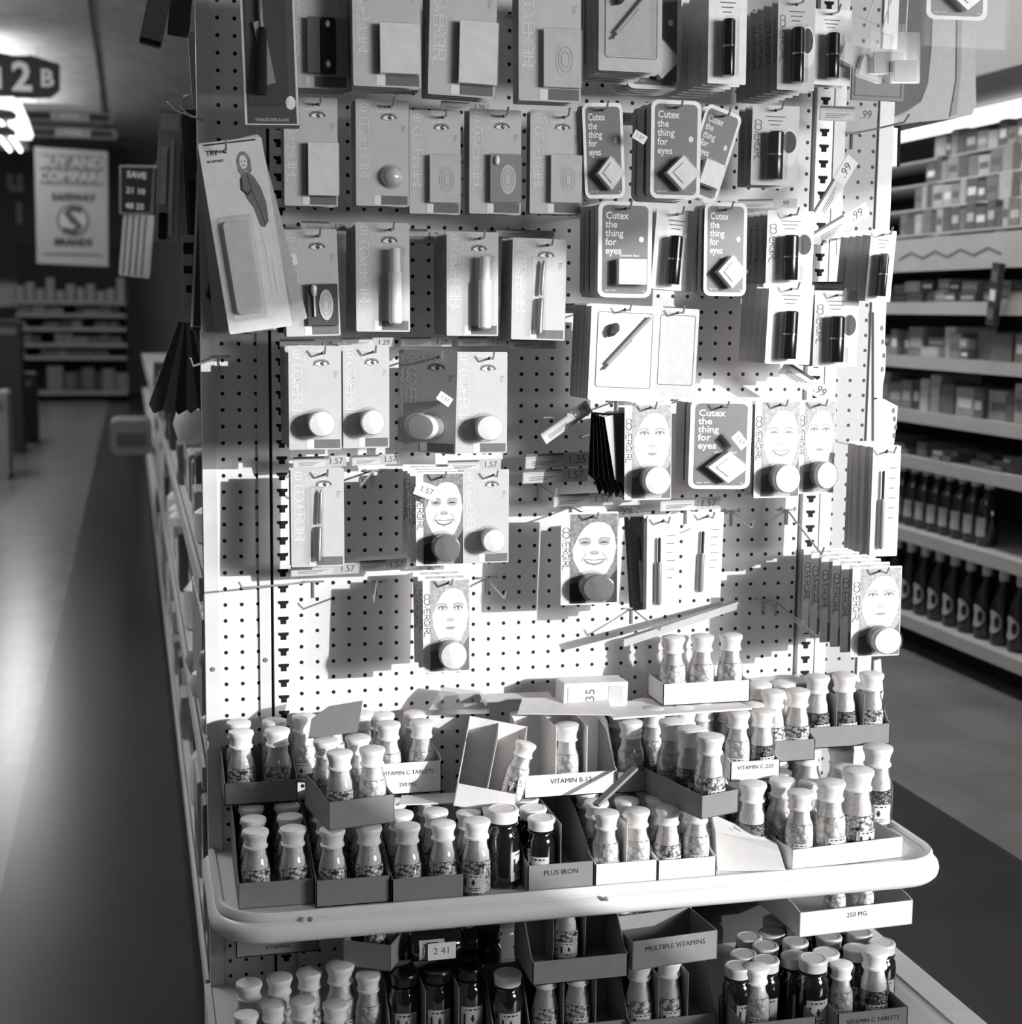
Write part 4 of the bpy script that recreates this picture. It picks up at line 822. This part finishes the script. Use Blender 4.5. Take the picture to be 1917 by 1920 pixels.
for i in range(3): put(bottle('speck'),-.098+.042*i,-.120,zt-.008,'speckled bottle in the shaded tray under the shelf, '+('left','middle','right')[i],s=.82)
tray(.035,-.220,zt-.006,.075,.08,.040,.040,'grey tray turned corner forward under the shelf',rz=-.5)
put(bottle('white'),.085,-.205,zt-.004,'bottle in the corner forward tray under the shelf',s=.82); put(bottle('milk'),.115,-.190,zt-.004,'bottle behind the corner forward tray under the shelf',s=.80)
o=jar('black'); put(o,.145,-.215,zt+.018,'dark jar lying on its side with a price label',ry=PI/2,rz=0,s=.9); o.location=(.135,-.225,zt+.016)
sticker(829,1783,26,.2515,0,'price label on the dark jar lying on its side','2 41')

tray(.655,-.115,zt+.002,.120,.08,.040,.050,'grey lettered tray behind the jar block under the shelf',txt='CARTON',txt2='VITAMINS')
o=MB().box(0,.36,0,.020,0,.18).build('added_backdrop_carton',mat('shadowed_carton',60,.8)); o.location=(.60,-.024,zd); mb=MB(); text(mb,'VITAMINS',.02,.18,.10,-.0006); mb.build('lettering',INKD,o); tag(o,'dark backdrop carton added flat against the board behind the jar block','box')  # carton added as dark backdrop, under-shelf shade put into its tone
# ================================================================ right of the board: header, side goods, opposite shelving
def pxprism(name,pts,Y0,Y1,m,label=None,cat=None,parent=None):
    q=[P(x,y,Y0) for x,y in pts]; mb=MB().prism([(v.x,v.z) for v in q],Y0,Y1); o=mb.build(name,m,parent)
    if label: tag(o,label,cat)
    return o
HD=pxprism('overhead_header',[(1672,236),(1700,210),(1728,190),(1741,155),(1748,85),(1752,-60),(1826,-60),(1829,85),(1831,195),(1824,215),(1795,222),(1720,229)],.45,.75,mat('header_plastic',158,.45),'curved pale plastic header corner beside the top of the display','sign')
pxprism('header_rib',[(1797,-60),(1806,-60),(1803,130),(1795,214),(1782,219),(1794,150)],.4475,.452,mat('header_rib_grey',135,.5),parent=HD)
pxprism('header_side',[(1640,-60),(1748,-60),(1743,110),(1738,160),(1724,190),(1700,207),(1672,222),(1640,226)],.30,.448,mat('header_shadow_side',95,.6),'shade-toned inner panel of the overhead header behind the right cards','sign')  # inner side coloured darker for the shade on it
o=pxprism('sign_channel',[(1666,240),(1684,240),(1682,312),(1664,312)],.04,.05,WHITE,'short white sign channel fixed at the right post','bracket')
o2=pxprism('slot',[(1686,236),(1690,236),(1688,312),(1684,312)],.04,.05,DARK,parent=o)
for i,(pts,lb) in enumerate((([(1648,590),(1655,640),(1662,650),(1660,700),(1652,745),(1640,750),(1640,585)],'wavy white blister card on the far side of the right post'),
      ([(1640,745),(1658,748),(1684,762),(1682,790),(1676,838),(1640,838)],'white card with printed dots behind the right post'),
      ([(1640,1240),(1652,1236),(1657,1300),(1652,1330),(1640,1330)],'small white packet low behind the right post'))):
    o=pxprism('blister_card',pts,-.0085,-.0045,WHITE,lb,'carded goods')
    mb=MB()
    for k in range(4):
        x=pts[2][0]-8+2*k%5; y=pts[0][1]+25+k*(pts[4][1]-pts[0][1])/6.; q=P(x,y,-.009); mb.disc(q.x,q.z,.003,.005,-.009,10)
    mb.build('printed_dots',INKM,o)
RS=empty('wall_shelving_unit',(0,0,0)); tag(RS,'long pale shelving unit across the right aisle stocked with bottles and boxes','shelving')
SH=mat('shelf_enamel',185,.4,var=.05,scale=6); SHD=mat('shelf_back_dark',40,.8)
XR0=2.5; levels=[(.115,.012),(.43,.012),(.70,.012),(.866,.012),(1.062,.012),(1.255,.012)]
MB().box(3.0,3.02,1.2,4.2,0,1.95).build('back_panel',SHD,RS)
for z,t in levels: MB().box(XR0,3.0,1.2,4.2,z,z+.02).box(XR0-.012,XR0,1.2,4.2,z-.022,z+.022).build('shelf',SH,RS)
MB().box(XR0+.10,XR0+.12,1.2,4.2,0,.10).build('kick_panel',mat('kick_dark',26,.8),RS)
MB().box(XR0-.02,3.0,1.2,4.2,1.400,1.425).box(XR0-.03,XR0-.012,1.2,4.2,1.385,1.50).build('top_shelf',SH,RS)
mb=MB(); pts=[]
for k in range(9): pts.append((k*.085,.022*(k%2)))
mb.M=Matrix.Translation((XR0-.032,2.75,1.43))@Matrix.Rotation(-PI/2,4,'Z'); mb.stroke(pts,.006,0); mb.build('zigzag_print',INKM,RS)
rnd=random.Random(5)
# round bottles
def wine(x,y,z,h,label,grp,tone=mat('dark_bottle_glass',12,.12,spec=.8),capt=WHITE,lab='round',r=.038,proto_={}):
    k=(round(h,2),lab)
    if k not in proto_:
        o=MB().lathe([(r*.9,0),(r,.006),(r,h*.52),(r*.8,h*.63),(r*.38,h*.76),(r*.36,h*.97),(.0005,h*.97)],20).build('tall_dark_bottle',tone,None,True)
        MB().lathe([(r*.42,h*.83),(r*.44,h*.86),(r*.44,h),(r*.36,h*1.005),(.0005,h*1.005)],16).build('bottle_cap',capt,o,True)
        mb=MB(); n=12
        if lab=='round':
            vs=[(-(r+.001)*math.cos(.95*math.cos(a)),(r+.001)*math.sin(.95*math.cos(a)),h*.30+h*.15*math.sin(a)) for a in [2*PI*i/20 for i in range(20)]]; mb.add(vs+[(-(r+.003),0,h*.30)],[(i,(i+1)%20,20) for i in range(20)])
        else: mb.lathe([(r+.0008,h*.14),(r+.0008,h*.42)],12,a0=PI-.8,a1=PI+.8)
        mb.build('paper_label',mat('shelf_bottle_label',190,.6),o,True); proto_[k]=o; c=o
    else: c=copy_tree(proto_[k])
    for q in ('label','group','category'):
        if q in c: del c[q]
    c.location=(x,y,z); return tag(c,label,'bottle',grp)
for i in range(13): wine(XR0+.07,1.80+.105*i,.137,.26,'tall dark bottle with round pale label on the lowest wall shelf','lowest wall shelf bottles')
for i in range(9): wine(XR0+.08,2.25+.085*i,.452,.235,'dark bottle with slim label on the second wall shelf','second wall shelf bottles',lab='band')
for i in range(4): wine(XR0+.07,1.74+.062*i,.452,.15,'short pale topped bottle at the near end of second wall shelf','short bottles near end',lab='short',r=.024)
BT=[mat('shelf_box_%d'%g,g,.6,var=.15,scale=30) for g in (70,100,125,150,178)]
def goods(name,x0,y0,z,w,d,h,m,label,grp,cat='box',strip=True):
    o=MB().box(0,d,0,w,0,h).build(name,m); o.location=(x0,y0,z)
    if strip: MB().box(-.0006,0,w*.12,w*.88,h*.3,h*.62).build('printed_panel',rnd.choice((INKM,CARDG,WHITE)),o)
    return tag(o,label,cat,grp)
for z,hmin,hmax,nm,den in ((.722,.03,.06,'third',.6),(.888,.10,.15,'fourth',1),(1.084,.05,.13,'fifth',1),(1.277,.05,.10,'sixth',.9)):
    y=1.72
    while y<3.0:
        w_=rnd.uniform(.05,.13)
        if rnd.random()<den:
            h=rnd.uniform(hmin,hmax); n=1 if h>.09 else 2
            for k in range(n): goods('boxed_packet',XR0+rnd.uniform(.01,.05),y,z+k*(h*.9/n+.0005),w_-.006,.16,h*.9/n,rnd.choice(BT),'blurred small packet on the %s wall shelf from the floor'%nm,'packets on the %s wall shelf'%nm)
        y+=w_
for t_,z in enumerate((1.427,1.530,1.630,1.730,1.828)):
    y=1.72
    MB().box(XR0+.05+.05*t_,3.0,1.2,4.2,z-.008,z-.0015).build('riser_step',SH,RS)
    while y<3.0:
        w_=rnd.uniform(.035,.085); h=rnd.uniform(.06,.093)
        goods('boxed_packet',XR0+.055+.05*t_,y,z,w_-.004,.045,h,rnd.choice(BT[1:]),'blurred little packet in the %s tier above the zigzag edged shelf'%('first','second','third','fourth','fifth')[t_],'packets in the %s top tier'%('first','second','third','fourth','fifth')[t_],strip=rnd.random()<.6); y+=w_
o=MB().box(0,.02,0,.045,0,.20).build('hanging_strip_display',mat('dark_strip',60,.5)); q=PX(1862,612,XR0-.06); o.location=q; o.rotation_euler=(.12,0,0)
for k in range(3): MB().box(-.001,0,.006,.039,.02+.06*k,.055+.06*k).build('printed_panel',(INKM,WHITE,INKM)[k],o)
tag(o,'dark strip of small packs hanging from the wall shelving edge','strip display')
# ceiling lights over the aisles; all but the far one added as fill
def fixture(x,y0,y1,z,label,power):
    o=MB().box(-.16,.16,0,y1-y0,0,.06).build('fluorescent_fixture',WHITE); o.location=(x,y0,z)
    MB().at(-.06,0,-.012,rx=-PI/2).lathe([(.012,0),(.012,y1-y0)],10).build('lamp_tube',mat('glowing_tube',240,.4,emit=6),o)
    MB().at(.06,0,-.012,rx=-PI/2).lathe([(.012,0),(.012,y1-y0)],10).build('lamp_tube',mat('glowing_tube',240,.4,emit=6),o)
    tag(o,label,'ceiling light')
    l=bpy.data.lights.new('fixture_light','AREA'); l.shape='RECTANGLE'; l.size=.3; l.size_y=y1-y0; l.energy=power; l.color=(1,.993,.986); lo=bpy.data.objects.new('fixture_light',l); COL.objects.link(lo); lo.location=(x,(y0+y1)/2,z-.04)
    l2=bpy.data.lights.new('ceiling_fill_light','AREA'); l2.shape='RECTANGLE'; l2.size=.3; l2.size_y=y1-y0; l2.energy=power*1.0; l2.color=(1,.993,.986); l3=bpy.data.objects.new('ceiling_fill_light',l2); COL.objects.link(l3); l3.location=(x,(y0+y1)/2,z+.08); l3.rotation_euler=(PI,0,0)  # upward fill added to brighten the ceiling
    for yy in (.2,y1-y0-.2): MB().box(-.01,.01,yy,yy+.02,.06,3.449-z).build('drop_rod',STEEL,o)
fixture(1.75,1.2,5.0,3.0,'added fill light over the right aisle beyond the display',52)
fixture(-2.0,6.5,10.0,3.0,'near added fill light over the left aisle',42)
fixture(-1.5,11.3,16.6,3.0,'far ceiling light over the left aisle',45)
fixture(-1.6,.6,2.6,3.0,'short added fill light beside the display over the left aisle',30)
# bright clerestory strip and soffit at the right
o=MB().box(2.99,3.03,.8,8,1.975,2.035).build('light_cove',mat('glowing_cove',240,.5,emit=1.6)); tag(o,'bright light strip running above the wall shelving','lamp')
structure(MB().box(2.6,6,-.5,20,2.05,3.45).build('wall_side',mat('soffit_paint',150,.8)))
structure(MB().box(3.04,6,-.5,20,0,1.85).build('wall_lower',mat('lower_wall_paint',120,.8)))
# ================================================================ left side of the gondola, seen at a grazing angle
LS=empty('gondola_side_shelving',(0,0,0)); tag(LS,'long side shelving of the gondola running away down the left aisle','shelving')
for z in (.13,.49,.80): MB().box(-.150,.40,.05,12,z-.02,z).box(-.156,-.150,.05,12,z-.030,z+.008).build('shelf',PAINT,LS)
MB().box(.40,.43,.05,12,0,1.9).build('back_panel',mat('side_back_panel',110,.8),LS)
MB().box(-.12,-.10,.05,12,0,.11).build('kick_panel',mat('side_kick',60,.8),LS)
def sbox(y,z,w_,h,m,label,grp,x=-.148,d=.16,nm='boxed_packet'):
    o=MB().prism(rrect(0,d,0,h,min(.006,h*.2),2),0,w_).build(nm,m); o.location=(x,y,z); MB().box(-.0006,0,w_*.1,w_*.9,h*.25,h*.6).build('printed_panel',rnd.choice((INKM,CARDG,WHITE)),o); return tag(o,label,'packet',grp)
for z,nm,hm in ((.131,'bottom',(.10,.24)),(.491,'middle',(.08,.20)),(.801,'upper',(.06,.14))):
    y=.07 if nm!='middle' else .95
    while y<6:
        w_=rnd.uniform(.06,.17)*(1+y*.2); h=rnd.uniform(*hm)
        if rnd.random()<.75: sbox(y,z,w_*.93,h,rnd.choice(BT),'small packet on the %s side shelf along the left aisle'%nm,'packets on the %s side shelf'%nm,x=-.148+rnd.uniform(0,.03))
        elif rnd.random()<.6:
            o=MB().lathe([(.03,0),(.036,.006),(.036,h*.8),(.02,h*.95),(.0005,h)],16).build('rounded_tub',WHITE,None,True); o.location=(-.11,y+.04,z); o.scale=(1,1,1); tag(o,'white rounded tub on the %s side shelf along the left aisle'%nm,'tub','tubs on the %s side shelf'%nm)
        y+=w_
# slanted white packs like stacked paper on the upper shelf
for i in range(14):
    o=MB().prism(rrect(0,.13,0,.20,.004,2),0,.014).build('paper_pack',WHITE if i%2 else CARDG); o.location=(-.149,.20+.030*i,.812-.28); o.rotation_euler=(.30,0,0); tag(o,'leaning white paper pack in the row beside the left post','packet','leaning white paper packs')
# hanging goods at the left edge
def hang(x0,y0,x1,y1,Y,m,label,rot=0.,kids=()):
    a,b_=P(x0,y0,Y),P(x1,y1,Y); w_,h=b_.x-a.x,a.z-b_.z
    o=MB().prism(rrect(-w_/2,w_/2,-h,0,.004,2),0,.006).build('hanging_card',m); o.location=((a.x+b_.x)/2,Y,a.z); o.rotation_euler=(0,rot,0)
    for k,(u0,v0,u1,v1,mm_,dp,nm) in enumerate(kids): MB().prism(rrect(-w_/2+u0*w_,-w_/2+u1*w_,-h*v1,-h*v0,.002,2),-dp,-.0002).build(nm,mm_,o)
    return tag(o,label,'carded goods')
hang(298,205,345,455,.16,CARDG,'narrow card of dangling key chains left of the post',.05,((.2,.28,.42,.72,WHITE,.008,'key_chain'),(.55,.22,.72,.95,WHITE,.008,'key_chain'),(.15,.78,.5,.98,BLK,.012,'key_fob'),(.1,.03,.9,.16,INKL,.001,'printed_panel')))
hang(338,205,378,470,.18,mat('near_black_card',70,.4),'narrow dark card of chains behind the key chain card',-.04,((.2,.5,.45,.95,INKD,.008,'key_chain'),(.6,.45,.8,.97,STEEL,.006,'key_chain')))
hang(340,440,378,585,.12,CARDG,'pale printed packet beside the left post, level with the long cards',0,((.1,.1,.9,.25,INKD,.001,'printed_panel'),(.1,.4,.8,.5,INKD,.001,'printed_panel'),(.2,.65,.9,.75,INKD,.001,'printed_panel')))
for i in range(7):
    q=P(338+4*i,604,.10+.03*i); o=MB().prism([(-.003,0),(.004,0),(.012,-.142),(.0,-.150),(-.011,-.138)],0,.004).build('dark_folded_packet',mat('dark_folded_film',150,.35,spec=.6) if i%2 else mat('darker_folded_film',70,.35,spec=.6)); o.location=q; o.rotation_euler=(0,.30-.11*i,.2); tag(o,'dark tapered packet in the fanned bunch left of the post','packet','fanned dark packets')
hang(285,-40,330,92,.20,mat('patterned_pack',150,.4,var=.3,scale=300),'patterned flat packet hanging at the top left',.22,((.05,.9,.95,.97,INKD,.001,'printed_panel'),))
hang(322,-40,365,70,.24,mat('near_black_card',70,.4),'dark packet behind the patterned one at the top left',.1)
hang(352,60,372,200,.22,CARDG,'slim pale packet strip hanging at the top left post',-.05)
for x,y in ((312,205),(352,215)):
    mb=MB().tube([(0,0,0),(-.03,-.05,.002),(-.045,-.075,.012),(-.04,-.08,.026),(-.03,-.075,.03)],.0014); q=P(x+40,y+12,.0); o=mb.build('peg_hook',STEEL); o.location=(max(q.x,-.152),.012,q.z); tag(o,'thin curled hook above the '+('key chain card' if x==312 else 'dark chain card'),'hook')
# round and pale goods further down the side
for i,(x,y,Y,r) in enumerate(((300,830,.9,.045),(268,960,2.2,.10),(285,1080,1.4,.07),(322,1310,.6,.03),(345,1390,.42,.03),(372,1240,.12,.018),(375,1390,.10,.018))):
    if i in (1,2): continue
    o=MB().lathe([(r*.3,-r),(r*.8,-r*.7),(r,0),(r*.8,r*.7),(r*.3,r)],16).build('rounded_pack',WHITE if i%2==0 else CARDG,None,True); o.location=(-.148+r*.5,Y,{0:.99,3:.55,4:.545,5:.66,6:.555}[i]); tag(o,'pale rounded pack along the left side shelving, '+('nearest the eye level gap','largest far one','mid height','low behind the paper packs','low beside the post','high beside the post','lowest beside the post')[i],'packet')
# ================================================================ far end of the left aisle
FS=empty('far_wall_shelving',(0,0,0)); tag(FS,'dim shelving across the far end of the left aisle','shelving')
Yf=18.2; a=P(34,745,Yf); b_=P(240,745,Yf)
for yy in (568,592,618,648,672,738): q=P(100,yy,Yf); MB().box(a.x,b_.x,Yf,Yf+.5,q.z-.02,q.z+.03).build('shelf',mat('far_shelf_paint',150,.6),FS)
MB().box(a.x,b_.x,Yf+.5,Yf+.55,0,2.0).build('back_panel',mat('far_back',45,.8),FS)
for z0_,z1_ in ((592,571),(618,596),(648,622),(672,652),(738,678)):
    zb=P(100,z0_,Yf).z+.031; ht=P(100,z1_,Yf).z-zb-.02; x=a.x+.02
    while x<b_.x-.1:
        w_=rnd.uniform(.07,.22)
        if rnd.random()<.7:
            o=MB().box(0,w_*.9,0,.2,0,ht*rnd.uniform(.6,.98)).build('boxed_packet',rnd.choice(BT[:3])); o.location=(x,Yf+.01,zb); tag(o,'dim blurred packet on the far end shelving','packet','packets on the far end shelving')
        x+=w_
for i in range(12):
    x=P(10+19*i,560,Yf).x; h=rnd.uniform(.12,.30); o=MB().box(0,.10,0,.2,0,h).build('boxed_packet',BT[3]); o.location=(x,Yf+.1,P(100,568,Yf).z+.032); tag(o,'pale pack standing on top of the far end shelving','packet','packs on top of the far shelving')
o=MB().box(P(-40,265,19).x,P(236,265,19).x,19,19.1,P(0,520,19).z,P(0,268,19).z).build('fascia_board',mat('dark_fascia',62,.8)); tag(o,'dark fascia board with large pale letters at the aisle end','sign')
mb=MB()
for s_,x,y,sz in (('u',28,338,.42),('I',36,402,.36)): q=P(x,y,18.99); text(mb,s_,sz,q.x,q.z,18.985,bold=.05)
mb.build('lettering',mat('dull_pale_letter',120,.6),o)
o=MB().box(P(-40,530,19).x,P(240,530,19).x,19.2,19.25,P(0,575,19).z,P(0,518,19).z).build('pale_panel',mat('pale_far_panel',190,.7)); tag(o,'pale panel under the dark fascia at the aisle end','panel')
# poster
q0,q1=P(64,275,12),P(207,500,12); w_,h=q1.x-q0.x,q0.z-q1.z
o=MB().prism([(0,0),(w_,-.02),(w_*.97,-h),(-w_*.01,-h*.98)],0,.02).build('hanging_poster',mat('poster_paper',205,.7)); o.location=(q0.x,12,q0.z)
MB().box(w_*.07,w_*.93,-.004,-.001,-h*.31,-h*.06).build('printed_panel',mat('poster_band',150,.7),o)
mb=MB(); text(mb,'BUY AND',.125,w_*.5,-h*.125,-.006,bold=.03); text(mb,'COMPARE',.125,w_*.5,-h*.245,-.006,bold=.03); mb.build('lettering',mat('poster_white',225,.6),o)
mb=MB(); text(mb,'SAFEWAY',.085,w_*.52,-h*.42,-.006,bold=.035); text(mb,'BRANDS',.085,w_*.5,-h*.80,-.006,bold=.035); mb.stroke([(w_*.08,-h*.9),(w_*.9,-h*.905)],.012,-.006); mb.build('lettering',INKD,o)
mb=MB(); mb.disc(w_*.5,-h*.61,w_*.22,None,-.004,28); mb.mi=1; mb.disc(w_*.5,-h*.61,w_*.19,None,-.006,28); mb.mi=2; mb.stroke([(w_*.5+dx*w_,-h*.61+dz*w_) for dx,dz in ((.13,.15),(.0,.17),(-.08,.10),(.0,.0),(.09,-.09),(.0,-.17),(-.14,-.14))],.085*w_*1.2,-.008); mb.build('round_emblem',[INKM,mat('poster_white',225,.6),INKM],o)
tag(o,'pale poster with a round emblem hanging over the left aisle','poster')
for dx in (.08,.92):
    MB().tube([(w_*dx,.01,-.01),(w_*dx,.01,3.449-q0.z)],.003,6).build('hanging_wire',INKD,o)
# aisle number sign
o=empty('aisle_number_sign',(0,0,0)); tag(o,'dark three sided aisle sign with 2 and B hanging at upper left','sign')
ND=mat('aisle_sign_dark',52,.6)
for (x0,x1,ya,yb,s_,sx_) in ((-42,-2,112,100,'1',-22),(0,0,0,0,'',0),(22,58,112,100,'2',0),(52,112,100,118,'B',0)):
    pass
def face(pts,m): 
    q=[P(x,y,8.) for x,y in pts]; return MB().prism([(v.x,v.z) for v in q],8,8.05).build('sign_face',m,o)
face([(-60,180),(26,180),(26,104),(-14,95),(-60,112)],ND); face([(26,183),(54,183),(54,104),(26,104)],ND); face([(54,184),(96,182),(112,168),(112,120),(54,102)],ND)
mb=MB()
for s_,x,y,sz in (('2',41,146,.245),('B',88,148,.15),('1',-2,148,.18)): q=P(x,y,7.99); text(mb,s_,sz,q.x,q.z,7.99,bold=.03)
mb.build('lettering',mat('sign_white_letter',225,.6),o)
def pill(x0,x1,y0,y1,s_,sx0,sx1,label,Y=8.4):
    a,b_=P(x0,y0,Y),P(x1,y1,Y); h=a.z-b_.z
    o=MB().prism(rrect(a.x,b_.x,b_.z,a.z,h*.48,8),Y,Y+.04).build('aisle_list_sign',mat('sign_frame_grey',135,.6))
    MB().prism(rrect(a.x+.02,b_.x-.03,b_.z+h*.22,a.z-h*.22,h*.25,6),Y-.01,Y-.001).build('dark_inset',ND,o)
    c0,c1=P(sx0,y0,Y).x,P(sx1,y0,Y).x; MB().box(c0,c1,Y-.03,Y-.011,b_.z+h*.05,a.z-h*.05).build('name_plate',mat('plate_grey',165,.6),o)
    mb=MB(); text(mb,s_,h*.62,(c0+c1)/2,(a.z+b_.z)/2,Y-.032,bold=.02); mb.build('lettering',mat('sign_white_letter',225,.6),o); tag(o,label,'sign')
pill(-30,215,203,232,'SPICES',94,167,'upper rounded aisle list sign under the number sign'); pill(-30,221,234,262,'MIXES',103,170,'lower rounded aisle list sign under the number sign')
MB().box(P(20,190,8.35).x,P(166,190,8.35).x,8.35,8.4,P(0,202,8.35).z,P(0,190,8.35).z).build('name_plate',mat('plate_pale',190,.6),o)
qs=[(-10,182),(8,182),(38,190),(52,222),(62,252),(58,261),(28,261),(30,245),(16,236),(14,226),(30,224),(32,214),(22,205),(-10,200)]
q=[P(x,y,7.6) for x,y in qs]; o=MB().prism([(v.x,v.z) for v in q],7.6,7.65).build('flare_stand_in',mat('flare_glow',240,.5,emit=1.5)); tag(o,'glowing white shape added for a bright flare in front of the aisle list signs','lamp')  # added glowing shape in place of a bright flare, no lamp
# small dark sale sign near the side shelving
a,b_=P(224,310,3.2),P(292,402,3.2); w_,h=b_.x-a.x,a.z-b_.z
o=MB().prism([(0,0),(w_,.012),(w_,-h+.012),(.010,-h)],0,.01).build('price_sign',mat('sign_frame_pale',170,.6)); o.location=(a.x,3.2,a.z); o.rotation_euler=(0,.08,0)
MB().prism([(.005,-.005),(w_-.004,.006),(w_-.004,-h+.016),(.014,-h+.006)],-.003,-.001).build('dark_panel',INKD,o)
mb=MB(); text(mb,'SAVE',.030,w_*.5,-h*.17,-.004,bold=.02); text(mb,'21 10',.028,w_*.5,-h*.50,-.004,bold=.02); text(mb,'48 25',.028,w_*.5,-h*.82,-.004,bold=.02); mb.build('lettering',mat('sign_white_letter',225,.6),o); tag(o,'small dark price sign sticking out over the left aisle','sign'); MB().tube([(w_*.5,.01,-.005),(w_*.5+.1,.02,.02),(-.152-a.x,.03,.03)],.004).build('sign_arm',STEEL,o)
o=hang(232,400,292,520,3.205,CARDG,'pleated pale bag hanging under the small dark price sign',.1,tuple((.1+.2*k,.02,.16+.2*k,.98,INKM,.002,'pleat') for k in range(4)))
# clutter left of the far shelving
for i,(x,y,w_,h,Y,m,lb) in enumerate(((-20,600,60,110,11,'dark','dark display stand at the far left edge of the aisle'),(18,700,50,70,12,'dark','low dark bin in front of the far shelving'),(-12,735,26,40,9,'pale','pale round bag on the floor at the far left'),(225,765,50,26,5.5,'pale','pale carton jutting from the side shelving into the aisle'))):
    a=P(x,y,Y); b_=P(x+w_,y+h,Y)
    if i==3: b_=Vector((-.158,Y,.4915)); a.z=.66; a.x=-.36
    o=MB().prism(rrect(a.x,b_.x,0.001 if i!=3 else b_.z,a.z,.03,3),Y,Y+.4).build('display_bin' if m=='dark' else 'stock_carton',mat('dark_bin',50,.7) if m=='dark' else mat('dull_pale_carton',150,.7))
    MB().box(a.x+.03,b_.x-.03,Y-.01,Y-.001,a.z-.12,a.z-.06).build('printed_panel',INKM,o); tag(o,lb,'stand' if m=='dark' else 'carton')
